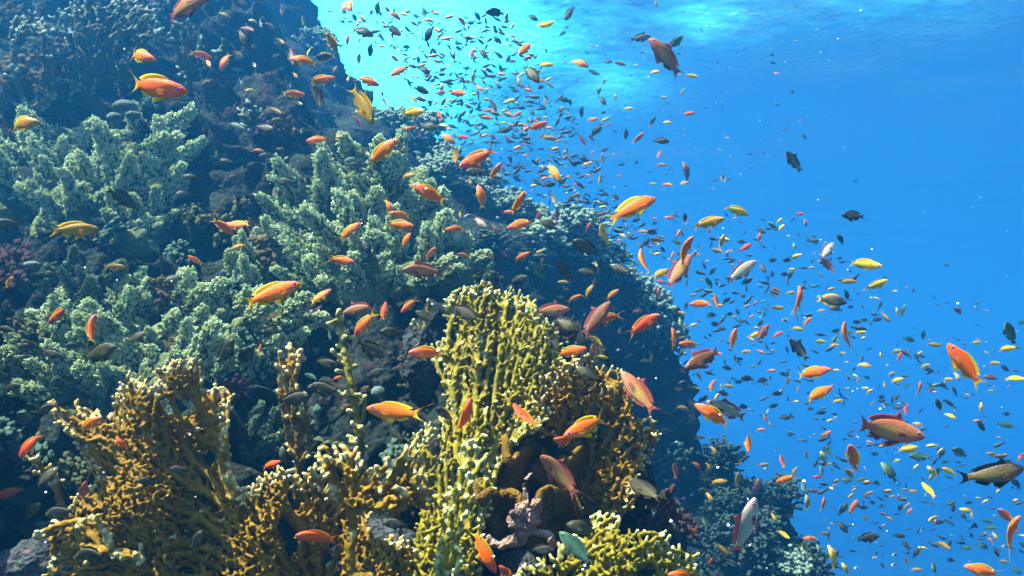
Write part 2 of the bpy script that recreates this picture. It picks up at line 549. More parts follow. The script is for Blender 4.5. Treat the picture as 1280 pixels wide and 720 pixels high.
def remesh(V, F, voxel):
    me = make_mesh('raw', V, F)
    ob = bpy.data.objects.new('raw', me)
    COL.objects.link(ob)
    md = ob.modifiers.new('m', 'REMESH')
    md.mode = 'VOXEL'; md.voxel_size = voxel; md.adaptivity = 0.0
    dg = bpy.context.evaluated_depsgraph_get()
    ev = ob.evaluated_get(dg)
    m2 = ev.to_mesh()
    co = np.empty(len(m2.vertices) * 3, np.float32); m2.vertices.foreach_get('co', co)
    li = np.empty(len(m2.loops), np.int32); m2.loops.foreach_get('vertex_index', li)
    ls = np.empty(len(m2.polygons), np.int32); m2.polygons.foreach_get('loop_start', ls)
    lt = np.empty(len(m2.polygons), np.int32); m2.polygons.foreach_get('loop_total', lt)
    q = lt == 4
    FQ = li[ls[q][:, None] + np.arange(4)]
    ev.to_mesh_clear()
    bpy.data.objects.remove(ob); bpy.data.meshes.remove(me)
    return co.reshape(-1, 3).astype(float), FQ

def smooth_verts(V, F, k=1, lam=0.5):
    for _ in range(k):
        s = np.zeros_like(V); c = np.zeros(len(V))
        for a, b in ((0, 1), (1, 2), (2, 3), (3, 0)):
            np.add.at(s, F[:, a], V[F[:, b]]); np.add.at(s, F[:, b], V[F[:, a]])
            np.add.at(c, F[:, a], 1); np.add.at(c, F[:, b], 1)
        V = V + lam * (s / np.maximum(c, 1)[:, None] - V)
    return V

def fire_material(name, body, deep, tip):
    m, nt, b = new_mat(name)
    geo = N(nt, 'NewGeometry')
    pos = geo.outputs['Position']
    at_ = N(nt, 'Attribute'); at_.attribute_name = 'tip'
    c = ramp(nt, noise(nt, pos, 22.0, 5, 0.6), [(0.32, deep), (0.62, body)])
    c = mix(nt, math_(nt, 'MULTIPLY_ADD', noise(nt, pos, 120.0, 2), 1.6, -0.55, clamp=True), c, (body[0] * 1.25, body[1] * 1.3, body[2] * 1.3))
    f = math_(nt, 'ADD', at_.outputs['Fac'], math_(nt, 'MULTIPLY_ADD', noise(nt, pos, 90.0, 3), 0.5, -0.25))
    c = mix(nt, ramp(nt, f, [(0.26, (0, 0, 0)), (0.66, (0.36, 0.36, 0.36)), (1.0, (1, 1, 1))]), c, tip)
    L(nt, c, b.inputs['Base Color'])
    b.inputs['Roughness'].default_value = 0.65
    b.inputs['Specular IOR Level'].default_value = 0.08
    h = math_(nt, 'ADD', noise(nt, pos, 160.0, 3, 0.6), math_(nt, 'MULTIPLY', voro(nt, pos, 420.0), 0.4))
    bump(nt, b, h, 0.5, 0.003)
    return m

FIRE_BROWN = fire_material('fire_coral_mustard', (0.165, 0.090, 0.005), (0.068, 0.032, 0.002), (0.56, 0.50, 0.24))
FIRE_GREEN = fire_material('fire_coral_olive', (0.150, 0.118, 0.006), (0.064, 0.048, 0.003), (0.54, 0.54, 0.27))
FIRE_SHADE = fire_material('fire_coral_shade_tone', (0.045, 0.044, 0.011), (0.018, 0.019, 0.006), (0.26, 0.35, 0.24))  # darker copy for the upper reef, its shade put into the colour

def fire_coral(name, label, poly, depth, thick, root, mat, rt=0.0045, gap=11.0, trop=(0, 0, 0.25), rim=16, seed=1, pieces=7,
               tilt=(0, 0), layers=1.0, skip=None, voxel=0.0016, inner_tips=0.12, tipreach=3.4, flat=1.0, stubs=0.30, hole=0.42):
    rng = np.random.default_rng(seed)
    xs_ = [p[0] for p in poly]; ys_ = [p[1] for p in poly]
    x0, x1, y0, y1 = min(xs_), max(xs_), min(ys_), max(ys_)
    n = int((x1 - x0) * (y1 - y0) / gap ** 2 * 2.4 * layers * max(1.0, thick / (gap * depth / FP * 1.7)))
    X = rng.uniform(x0, x1, n); Y = rng.uniform(y0, y1, n)
    k = in_poly(X, Y, poly) & (vnoise(np.stack([X / 26, Y / 30, 0 * X + seed], 1), seed) < hole); X, Y = X[k], Y[k]
    cx, cy_ = (x0 + x1) / 2, (y0 + y1) / 2
    e = edge_dist(X, Y, poly, skip)
    room = np.clip(e / 45.0, 0.15, 1.0)
    D = depth + tilt[0] * (X - cx) / 100 + tilt[1] * (Y - cy_) / 100 + thick * room * (rng.random(len(X)) - 0.5) + (0.035 * np.sin(X / 23.0 + seed) + 0.05 * vnoise(np.stack([X / 55, Y / 70, 0 * X + 3], 1), seed + 5)) * flat
    A = atn(X, Y, D)
    px = depth / FP
    nodes, par = colonize(A, [np.array(at(*r)) for r in root], px * gap * 0.52, px * gap * 0.85, px * gap * 6, trop, rng)
    # short side fingers all along the branches
    if stubs > 0:
        base_n = len(nodes)
        ext, extp = [], []
        for i in range(1, base_n):
            if par[i] < 0 or rng.random() > stubs: continue
            t = nodes[i] - nodes[par[i]]; t /= np.linalg.norm(t) + 1e-9
            d = rng.normal(0, 1, 3); d -= t * (d @ t); d /= np.linalg.norm(d) + 1e-9
            d = d + 0.5 * t + np.array([0, -0.25, 0.45]); d /= np.linalg.norm(d)
            ln = px * gap * rng.uniform(0.55, 1.25)
            a = base_n + len(ext)
            ext.append(nodes[i] + d * ln * 0.55); extp.append(i)
            d2 = d + np.array([0, -0.1, 0.35]) + rng.normal(0, 0.2, 3); d2 /= np.linalg.norm(d2)
            ext.append(ext[-1] + d2 * ln * 0.6); extp.append(a)
        if ext:
            nodes = np.concatenate([nodes, np.array(ext)]); par = np.concatenate([par, np.array(extp)])
    n = len(nodes)
    kids = np.zeros(n, int); size = np.ones(n)
    for i in range(n - 1, -1, -1):
        if par[i] >= 0:
            kids[par[i]] += 1; size[par[i]] += size[i]
    leaves = np.zeros(n); leaves[kids == 0] = 1
    for i in range(n - 1, -1, -1):
        if par[i] >= 0: leaves[par[i]] += leaves[i]
    rad = rt * (1 + 0.16 * np.log2(np.maximum(leaves, 1))) * (0.9 + 0.25 * rng.random(n))
    rad = np.minimum(rad, rt * 2.4)
    # picture position of the nodes, to find the rim of the colony
    dd = nodes @ nFW
    nx = 640 + FP * (nodes @ nRT) / dd; ny = 360 - FP * (nodes @ nUP) / dd
    rimd = edge_dist(nx, ny, poly, skip)
    tipn = (kids == 0) & ((rimd < rim) | (rng.random(n) < inner_tips * 0.5))
    # cut into main branches
    piece = np.full(n, -1)
    lim = max(12, n / pieces)
    cnt = 0
    for i in range(n):
        p = par[i]
        if p >= 0 and piece[p] >= 0: piece[i] = piece[p]
        elif size[i] < lim and size[i] > 5: piece[i] = cnt; cnt += 1
    order = np.argsort([-(piece == k).sum() for k in range(cnt)]) if cnt else []
    for k in list(order[60:]): piece[piece == k] = -1
    rootv = at(*root[0])
    top = empty(name, rootv)
    tag(top, label, 'fire coral', 'fire corals on the near reef')
    kd = KDTree(int(tipn.sum()) + 1)
    for q, i in enumerate(np.nonzero(tipn)[0]): kd.insert(Vector(nodes[i]), q)
    kd.insert(Vector((0, 0, -50)), 9999); kd.balance()
    rv = np.array(rootv)
    for k in [-1] + list(order[:60]):
        sel = np.nonzero(piece == k)[0]
        segs = sel[par[sel] >= 0]
        if len(segs) < 2: continue
        a, b_ = par[segs], segs
        V1, F1 = tubes(nodes[a], nodes[b_], np.minimum(rad[a], rad[b_] * 1.3), rad[b_], 6)
        V2, F2 = balls(nodes[b_], rad[b_] * np.where(kids[b_] == 0, 1.12, 1.04), (IV0, IF0))
        J = [(V1, F1), (V2, F2)]
        if k < 0 and len(root) > 1:      # the holdfast that joins the stems
            J.append(tubes(nodes[[0] * (len(root) - 1)], nodes[1:len(root)], [rt * 2.6] * (len(root) - 1), [rt * 2.6] * (len(root) - 1), 8))
        V, F = join(J)
        V, F = remesh(V, F, voxel)
        if not len(F): continue
        V = smooth_verts(V, F, 2, 0.5)
        V = V + np.stack([vnoise(V * 120, 5), vnoise(V * 120, 6), vnoise(V * 120, 7)], 1) * rt * 0.28
        tipv = np.array([kd.find(v)[2] for v in V.tolist()])
        tv = np.clip(1 - tipv / (rt * tipreach), 0, 1)
        mesh_obj('base' if k < 0 else 'branch', make_mesh('fire_coral', V - rv, F, mat, attr={'tip': tv}), top)
    return top

# ---- soft coral lobes: a stalk, side branchlets and knots of small florets
def soft_material(name, c1, c2, tip):
    m, nt, b = new_mat(name)
    tc = N(nt, 'TexCoord'); ob = tc.outputs['Object']
    at_ = N(nt, 'Attribute'); at_.attribute_name = 'tip'
    c = ramp(nt, noise(nt, ob, 3.0, 4), [(0.3, c1), (0.7, c2)])
    c = mix(nt, ramp(nt, at_.outputs['Fac'], [(0.1, (0, 0, 0)), (0.9, (1, 1, 1))]), c, tip)
    L(nt, c, b.inputs['Base Color'])
    b.inputs['Roughness'].default_value = 0.8
    b.inputs['Specular IOR Level'].default_value = 0.04
    bump(nt, b, voro(nt, ob, 48.0), 0.6, 0.02)
    tl = N(nt, 'BsdfTranslucent'); L(nt, c, tl.inputs['Color'])
    mx = N(nt, 'MixShader'); mx.inputs[0].default_value = 0.30
    o = next(q for q in nt.nodes if q.type == 'OUTPUT_MATERIAL')
    L(nt, b.outputs[0], mx.inputs[1]); L(nt, tl.outputs[0], mx.inputs[2]); L(nt, mx.outputs[0], o.inputs['Surface'])
    return m
SOFT = soft_material('soft_coral_cream', (0.050, 0.074, 0.027), (0.13, 0.17, 0.070), (0.55, 0.67, 0.36))
SOFT_SHADE = soft_material('soft_coral_shade_tone', (0.03, 0.045, 0.022), (0.06, 0.08, 0.042), (0.18, 0.26, 0.14))  # dimmed copy of the cream coral: shade of the gaps is in the colour
FAR_SOFT = soft_material('far_coral_pale', (0.03, 0.045, 0.03), (0.06, 0.085, 0.055), (0.22, 0.32, 0.22))

def lobe_mesh(name, seed, mat, nb=58, nf=9, fr=0.036, spread=0.30, base=None, power=0.7, long_=0.0):
    rng = np.random.default_rng(seed)
    parts, tipA = [], []
    bend = rng.normal(0, 0.12, 2)
    ax = lambda t: np.array([bend[0] * t * t, bend[1] * t * t, t])
    T = np.linspace(0, 1, 9)
    pts = np.array([ax(t) for t in T])
    r = 0.11 * (1 - T) ** 0.6 + 0.02
    parts.append(tubes(pts[:-1], pts[1:], r[:-1], r[1:], 8)); tipA.append(np.zeros(len(parts[-1][0])))
    A, B, C, CR, CT, CO = [], [], [], [], [], []
    for k in range(nb):
        t = 0.12 + 0.88 * ((k + rng.random() * 0.7) / nb) ** 0.85
        ph = k * 2.39996 + rng.normal(0, 0.25)
        ln = (spread * (1 - t) ** power + 0.08) * rng.uniform(0.75, 1.2)
        d = np.array([math.cos(ph), math.sin(ph), rng.uniform(0.25, 0.8) + 0.6 * t])
        d /= np.linalg.norm(d)
        a = ax(t * 0.92); b_ = a + d * ln
        A.append(a); B.append(b_)
        for q in range(nf):
            o = d * 0.5 + rng.normal(0, 0.75, 3); o /= np.linalg.norm(o)
            rr = fr * rng.uniform(0.7, 1.2)
            s = rng.uniform(0.45, 1.05)
            C.append(a + d * ln * s + o * fr * (1.5 if long_ else 1.15)); CO.append(o * 0.8 + d * 0.6 + np.array([0, 0, 0.35])); CO[-1] = CO[-1] / np.linalg.norm(CO[-1]); CR.append(rr); CT.append(min(1, 0.25 + 0.75 * s * (0.4 + 0.6 * max(0, o @ d))))
    parts.append(tubes(A, B, np.full(len(A), 0.035), np.full(len(A), 0.028), 5)); tipA.append(np.full(len(parts[-1][0]), 0.1))
    if long_:
        # slim fingers: a spindle along each floret's own direction
        C, CR, CO = np.array(C), np.array(CR), np.array(CO)
        h = np.where(np.abs(CO[:, 2:3]) < 0.9, np.array([[0, 0, 1.0]]), np.array([[1.0, 0, 0]]))
        u = np.cross(CO, h); u /= np.linalg.norm(u, axis=1)[:, None]; w = np.cross(CO, u)
        bv, bf = IV1, IF1
        v = C[:, None] + (bv[None, :, :1] * u[:, None] + bv[None, :, 1:2] * w[:, None]) * (CR * 0.72)[:, None, None] + bv[None, :, 2:] * CO[:, None] * (CR * long_)[:, None, None]
        v = v.reshape(-1, 3); f = ((np.arange(len(C)) * len(bv))[:, None, None] + bf[None]).reshape(-1, 3)
        v = v + np.stack([vnoise(v * 40, 3), vnoise(v * 40, 4), vnoise(v * 40, 5)], 1) * fr * 0.4
        up = np.tile(bv[:, 2], len(C)) * 0.35
    else:
        bv, bf = base if base else (IV1, IF1)
        v, f = balls(C, CR, (bv, bf))
        v = v + np.stack([vnoise(v * 26, 3), vnoise(v * 26, 4), vnoise(v * 26, 5)], 1) * fr * 0.42
        up = np.tile(bv[:, 2], len(C)) * 0.25
    parts.append((v, f)); tipA.append(np.clip(np.repeat(CT, len(bv)) + up, 0, 1))
    V, F = join(parts)
    return make_mesh(name, V, F, mat, attr={'tip': np.concatenate(tipA)})
LOBES = [lobe_mesh('soft_coral_branch', s, SOFT, nb=62, nf=17, fr=0.020, spread=0.25, long_=2.3) for s in range(5)]
LOBES_SHADE = [lobe_mesh('shade_tone_branch', s + 20, SOFT_SHADE, nb=40, nf=11, fr=0.028, spread=0.28, long_=2.1) for s in range(3)]
BUSHES = [lobe_mesh('coral_bush', s + 40, FAR_SOFT, nb=40, nf=5, fr=0.06, spread=0.75, power=0.35) for s in range(4)]
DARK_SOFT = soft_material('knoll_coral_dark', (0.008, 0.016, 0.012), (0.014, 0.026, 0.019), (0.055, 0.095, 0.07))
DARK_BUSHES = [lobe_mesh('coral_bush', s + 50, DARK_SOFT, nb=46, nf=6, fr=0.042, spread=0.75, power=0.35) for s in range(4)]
STALK_V, STALK_F = ico(2)

def frame_to(z, rng):
    z = Vector(z).normalized()
    q = Vector((0, 0, 1)).rotation_difference(z)
    return q @ Quaternion((0, 0, 1), rng.uniform(0, 6.28))

def soft_coral(name, label, poly, count, size, lobes, seed, up=0.8, bvh=None, group='pale soft corals on the near reef', lift=0.0, cat='soft coral', sz_top=0.0, smat=None):
    rng = np.random.default_rng(seed)
    xs_ = [p[0] for p in poly]; ys_ = [p[1] for p in poly]
    cx, cy_ = np.mean(xs_), np.mean(ys_)
    poly = [(cx + (x - cx) * 0.90, cy_ + 8 + (y - cy_) * 0.88) for x, y in poly]
    xs_ = [p[0] for p in poly]; ys_ = [p[1] for p in poly]
    h0 = hit(near_bvh, cx, cy_) or (at(cx, cy_, 3.0), Vector((0, -0.7, 0.7)))
    top = empty(name, h0[0])
    tag(top, label, cat, group)
    pts = []
    tries = 0
    area = 0.5 * abs(sum(poly[i][0] * poly[(i + 1) % len(poly)][1] - poly[(i + 1) % len(poly)][0] * poly[i][1] for i in range(len(poly))))
    md = 0.74 * math.sqrt(area / count)
    while len(pts) < count and tries < 6000:
        tries += 1
        x, y = rng.uniform(min(xs_), max(xs_)), rng.uniform(min(ys_), max(ys_))
        if not in_poly(np.array([x]), np.array([y]), poly)[0]: continue
        if any((x - a) ** 2 + (y - b) ** 2 < md * md for a, b in pts): continue
        pts.append((x, y))
    ring = []
    for x, y in pts:
        h = hit(near_bvh, x, y + 6)
        if h is None: continue
        loc, nrm = h
        if loc.length > h0[0].length + 1.2: continue
        out = Vector(((x - cx) / 130, 0, 0))
        d = (nrm * 0.55 + Vector((0, -0.12, up)) + out + Vector(rng.normal(0, 0.22, 3))).normalized()
        s = size * rng.uniform(0.65, 1.3) * (1 + sz_top * (cy_ - y) / 100)
        o = mesh_obj('branch', lobes[int(rng.integers(len(lobes)))], top)
        o.location = loc - h0[0] - d * s * 0.18 + nrm * lift
        o.rotation_mode = 'QUATERNION'
        o.rotation_quaternion = frame_to(d, rng)
        o.scale = (s * rng.uniform(0.85, 1.1),) * 2 + (s * rng.uniform(0.95, 1.45),)
        ring.append(np.array(loc - h0[0]))
    # the fleshy foot that the branches share
    ring = np.array(ring)
    v = ring[:, None] + STALK_V[None] * size * 0.42 * rng.uniform(0.7, 1.2, (len(ring), 1, 1)) + np.array([0, 0.03, -0.02])
    v = v.reshape(-1, 3); v = v + 0.02 * np.stack([vnoise(v * 18, 3), vnoise(v * 18, 4), vnoise(v * 18, 5)], 1)
    f = (np.arange(len(ring)) * len(STALK_V))[:, None, None] + STALK_F[None]
    mesh_obj('base', make_mesh('soft_coral_foot', v, f.reshape(-1, 3), lobes[0].materials[0]), top)
    return top

soft_coral('soft_coral', 'broad cream soft coral below the large yellow-tailed orange fish, topmost of the pale corals',
           [(-30, 190), (0, 170), (20, 165), (55, 155), (75, 145), (105, 165), (125, 140), (150, 150), (180, 142), (200, 140), (222, 155), (235, 185), (240, 215), (222, 250), (215, 285), (180, 300), (140, 295), (110, 285), (60, 282), (0, 275), (-40, 280)], 84, 0.165, LOBES, 3, sz_top=0.25)
soft_coral('soft_coral', 'tall pale soft coral on the brink of the blue drop-off',
           [(345, 330), (340, 280), (362, 225), (395, 200), (420, 195), (440, 188), (455, 180), (480, 195), (495, 205), (520, 230), (560, 255), (590, 270), (610, 300), (600, 330), (560, 350), (520, 360), (480, 375), (430, 370), (380, 365)], 88, 0.17, LOBES, 5, sz_top=0.2)
soft_coral('soft_coral', 'wide grey-green soft coral spreading behind the mustard fire coral fan',
           [(5, 435), (40, 420), (75, 395), (105, 370), (120, 362), (160, 378), (180, 358), (220, 375), (260, 345), (290, 360), (330, 385), (365, 370), (385, 395), (375, 430), (340, 460), (300, 470), (250, 470), (200, 480), (130, 500), (60, 500), (0, 480), (-30, 470)], 98, 0.13, LOBES, 7)
soft_coral('soft_coral', 'small shade-toned soft coral in the shaded gap between the two largest pale corals',
           [(20, 335), (60, 325), (100, 330), (140, 325), (165, 345), (160, 375), (110, 385), (50, 375), (25, 360)], 16, 0.085, LOBES_SHADE, 9)
soft_coral('soft_coral', 'small shade-toned soft coral low in the dark hollow right of the mustard fan',
           [(300, 520), (345, 500), (380, 505), (385, 540), (350, 575), (310, 570)], 22, 0.07, LOBES_SHADE, 11)
soft_coral('soft_coral', 'pale tuft of soft coral showing through the gap in the mustard fan',
           [(115, 560), (150, 550), (180, 570), (180, 605), (160, 630), (135, 640), (120, 600)], 16, 0.055, LOBES, 13)
soft_coral('soft_coral', 'dim soft coral under the topmost cream coral, beside the two crossing orange fish',
           [(285, 330), (300, 300), (330, 285), (350, 300), (345, 340), (310, 352)], 20, 0.085, LOBES, 15)
soft_coral('soft_coral', 'shade-toned soft coral on the shaded slope above the green-tipped fire coral',
           [(545, 350), (570, 335), (610, 335), (640, 350), (630, 372), (580, 368)], 16, 0.075, LOBES_SHADE, 17)

# ---- fire corals
fire_coral('fire_coral', 'wide mustard fire coral fan with a pale-tipped upper edge, largest coral in the lower corner',
           [(60, 720), (70, 640), (120, 600), (95, 560), (66, 520), (62, 497), (85, 498), (110, 515), (148, 520), (145, 490), (158, 468), (178, 476), (195, 486), (198, 462), (215, 452), (232, 455), (238, 446), (250, 450), (262, 480), (295, 490), (284, 515), (284, 560), (290, 600), (300, 618), (322, 600), (345, 588), (362, 586), (372, 600), (392, 582), (408, 606), (430, 612), (452, 630), (470, 660), (505, 672), (540, 700), (545, 745), (60, 745)],
           1.52, 0.09, [(300, 790, 1.55), (200, 790, 1.55), (400, 780, 1.5), (480, 790, 1.48)], FIRE_BROWN, rt=0.0030, gap=6.8, rim=12, stubs=0.4, seed=3, pieces=14, layers=1.5, skip=700, trop=(0, 0, 0.18), inner_tips=0.01)
fire_coral('fire_coral', 'low mustard fire coral spray reaching out sideways under the wide fan',
           [(40, 672), (48, 658), (80, 655), (112, 640), (128, 640), (120, 660), (150, 676), (190, 690), (185, 712), (140, 702), (75, 712), (62, 700)],
           1.50, 0.06, [(205, 705, 1.5)], FIRE_BROWN, rt=0.0048, gap=10, rim=12, seed=4, pieces=4, trop=(0, 0, 0.05), skip=2000)
fire_coral('fire_coral', 'small pale-fingered fire coral clump beside the dark hollow at the fan’s outer side',
           [(32, 575), (45, 568), (66, 570), (72, 590), (90, 600), (84, 604), (60, 606), (40, 596)],
           1.62, 0.04, [(78, 640, 1.66)], FIRE_BROWN, rt=0.0042, gap=10, rim=14, seed=5, pieces=3)
fire_coral('fire_coral', 'bright olive fire coral bush with white finger tips, tallest coral at the centre',
           [(545, 462), (533, 440), (558, 418), (556, 375), (570, 358), (605, 355), (642, 366), (670, 378), (680, 395), (696, 418), (702, 440), (712, 470), (700, 505), (680, 530), (650, 550), (622, 590), (604, 660), (590, 740), (505, 745), (512, 690), (530, 650), (518, 610), (505, 570), (520, 540), (548, 530), (558, 500)],
           1.76, 0.13, [(560, 790, 1.54), (540, 790, 1.52), (590, 780, 1.56)], FIRE_GREEN, tilt=(0, -0.11), rt=0.0033, gap=7.6, rim=13, seed=6, pieces=14, stubs=0.55, hole=0.85, layers=2.1, trop=(0, -0.1, 0.35), skip=600, inner_tips=0.16)
fire_coral('fire_coral', 'net-like yellow-brown fire coral with white rim tips facing the open water',
           [(640, 520), (662, 500), (690, 462), (715, 447), (742, 446), (762, 452), (777, 462), (794, 478), (802, 505), (818, 520), (824, 545), (814, 580), (800, 602), (792, 636), (768, 655), (735, 662), (716, 620), (712, 570), (690, 545), (660, 545)],
           1.80, 0.10, [(720, 690, 1.78), (700, 640, 1.82)], FIRE_BROWN, rt=0.0031, gap=7.8, rim=13, stubs=0.5, hole=0.62, seed=7, pieces=10, layers=1.15, trop=(0.1, -0.05, 0.2), skip=640, inner_tips=0.08)
fire_coral('fire_coral', 'shaded brown fire coral lattice behind the folded plates, between olive bush and net-like coral',
           [(612, 560), (625, 520), (650, 490), (690, 480), (715, 500), (722, 560), (724, 610), (700, 640), (660, 620), (625, 625)],
           1.93, 0.09, [(670, 690, 1.96), (640, 680, 1.95)], FIRE_BROWN, rt=0.0036, gap=8.5, rim=9, stubs=0.45, hole=0.6, seed=21, pieces=8, trop=(0, -0.05, 0.3), skip=560, inner_tips=0.04)
fire_coral('fire_coral', 'rounded yellow fire coral net with pale blunt tips in the lower corner by open water',
           [(625, 745), (640, 716), (668, 704), (692, 694), (712, 668), (735, 645), (765, 640), (790, 648), (815, 660), (842, 680), (862, 690), (885, 712), (900, 740)],
           1.55, 0.09, [(780, 800, 1.6), (830, 800, 1.6), (690, 800, 1.58)], FIRE_GREEN, rt=0.0034, gap=8.4, rim=14, stubs=0.45, seed=8, pieces=8, layers=1.2, trop=(0, -0.05, 0.2), skip=715, inner_tips=0.06)
fire_coral('fire_coral', 'antler-like mustard fire coral with thick pale tips in front of the centre hollow',
           [(395, 585), (392, 572), (408, 548), (428, 542), (432, 565), (450, 560), (462, 590), (480, 585), (482, 566), (500, 545), (516, 560), (534, 590), (548, 625), (530, 640), (510, 622), (500, 650), (470, 640), (440, 640), (410, 625)],
           1.42, 0.09, [(470, 720, 1.46), (440, 720, 1.46)], FIRE_BROWN, rt=0.0038, gap=9, rim=14, stubs=0.4, seed=9, pieces=6, trop=(0, 0, 0.3), skip=620)
fire_coral('fire_coral', 'narrow column of white-tipped fire coral fingers beside the folded brown coral',
           [(545, 740), (545, 700), (556, 650), (560, 615), (578, 600), (572, 560), (590, 545), (612, 540), (600, 568), (612, 572), (590, 605), (588, 640), (575, 680), (575, 740)],
           1.38, 0.07, [(560, 790, 1.4)], FIRE_GREEN, rt=0.0036, gap=8, rim=11, seed=10, pieces=4, trop=(0, -0.1, 0.5), skip=730, inner_tips=0.1)
fire_coral('fire_coral', 'slender upright fire coral stem behind the dark damselfish, standing before the pale corals',
           [(415, 395), (425, 380), (440, 380), (438, 420), (445, 460), (455, 450), (462, 480), (458, 560), (435, 560), (428, 480), (420, 440)],
           2.0, 0.07, [(450, 620, 2.05)], FIRE_GREEN, rt=0.0055, gap=9.5, rim=14, seed=11, pieces=4, trop=(0, -0.1, 0.6), skip=540, inner_tips=0.3)
fire_coral('fire_coral', 'clump of upright brown fire coral with white side tips above the fan’s right shoulder',
           [(344, 435), (352, 428), (372, 432), (382, 450), (384, 520), (395, 570), (372, 590), (358, 560), (350, 500)],
           2.0, 0.09, [(372, 640, 2.05)], FIRE_BROWN, rt=0.0055, gap=9.5, rim=12, seed=12, pieces=4, trop=(0, -0.1, 0.5), skip=570, inner_tips=0.15)
fire_coral('fire_coral', 'yellow-green fire coral sprig on the rubble spur beside the bright orange fish',
           [(498, 405), (505, 396), (520, 402), (528, 380), (545, 372), (540, 400), (528, 430), (520, 455), (505, 430)],
           2.1, 0.06, [(530, 500, 2.12)], FIRE_GREEN, rt=0.0055, gap=9.5, rim=13, seed=13, pieces=3, trop=(0, 0, 0.4), skip=450)
fire_coral('fire_coral', 'shade-toned fire coral bank with a white-dotted crown in the uppermost corner of the reef',
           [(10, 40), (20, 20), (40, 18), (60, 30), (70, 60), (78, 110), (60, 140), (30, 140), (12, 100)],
           3.7, 0.25, [(45, 190, 3.9)], FIRE_SHADE, rt=0.0075, gap=7.5, rim=12, seed=14, pieces=4, voxel=0.0036, inner_tips=0.2, skip=130)
fire_coral('fire_coral', 'shade-toned fire coral bank with scattered pale tips beneath the male fish at the top',
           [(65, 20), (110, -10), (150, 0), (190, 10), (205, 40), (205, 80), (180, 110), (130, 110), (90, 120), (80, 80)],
           4.0, 0.3, [(130, 170, 4.2)], FIRE_SHADE, rt=0.0075, gap=7.5, rim=12, seed=15, pieces=5, voxel=0.0036, inner_tips=0.12, skip=110)
fire_coral('fire_coral', 'shade-toned fire coral with white-tipped fingers on the upper brow of the reef',
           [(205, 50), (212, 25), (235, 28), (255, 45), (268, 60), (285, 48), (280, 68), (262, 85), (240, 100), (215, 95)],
           4.0, 0.2, [(235, 140, 4.1)], FIRE_SHADE, rt=0.0075, gap=7.5, rim=14, seed=16, pieces=4, voxel=0.0036, inner_tips=0.1, skip=95)
fire_coral('fire_coral', 'small shade-toned fire coral with pale tips on the shaded ledge over the tall pale coral',
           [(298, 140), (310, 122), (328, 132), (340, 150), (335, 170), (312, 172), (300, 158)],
           3.9, 0.15, [(318, 200, 4.0)], FIRE_SHADE, rt=0.0075, gap=7.5, rim=12, seed=17, pieces=3, voxel=0.0036, inner_tips=0.1, skip=168)
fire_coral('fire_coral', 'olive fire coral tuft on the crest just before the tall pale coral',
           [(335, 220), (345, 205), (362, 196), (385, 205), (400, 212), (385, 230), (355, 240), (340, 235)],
           3.6, 0.12, [(360, 265, 3.7)], FIRE_SHADE, rt=0.0075, gap=7.5, rim=14, seed=18, pieces=3, voxel=0.0036, inner_tips=0.2, skip=232)

# ---- folded brown plates, pink sponge, boulders
m, nt, b = new_mat('leathery_brown')
geo = N(nt, 'NewGeometry')
L(nt, ramp(nt, noise(nt, geo.outputs['Position'], 14.0, 5), [(0.35, (0.075, 0.040, 0.005)), (0.68, (0.17, 0.092, 0.010))]), b.inputs['Base Color'])
b.inputs['Roughness'].default_value = 0.85
b.inputs['Specular IOR Level'].default_value = 0.05
bump(nt, b, math_(nt, 'ADD', noise(nt, geo.outputs['Position'], 90.0, 6, 0.7), voro(nt, geo.outputs['Position'], 240.0)), 0.8, 0.006)
LEATHER = m
def blob(center, rx, ry, rz, seed, amp=0.2, freq=8, base=None, fold=0.0):
    V, F = ico(4) if base is None else base
    V = V * np.array([rx, ry, rz])
    P = V + np.array(center)
    k = 1 + amp * fbm(P * freq, 4, seed)
    if fold: k = k + fold * np.sin(fbm(P * freq * 0.6, 2, seed + 9) * 9)
    return V * k[:, None] + np.array(center), F
ct = empty('leather_coral', at(645, 590, 1.85))
tag(ct, 'smooth folded brown coral plates under the olive bush, around the pinkish sponge', 'leather coral')
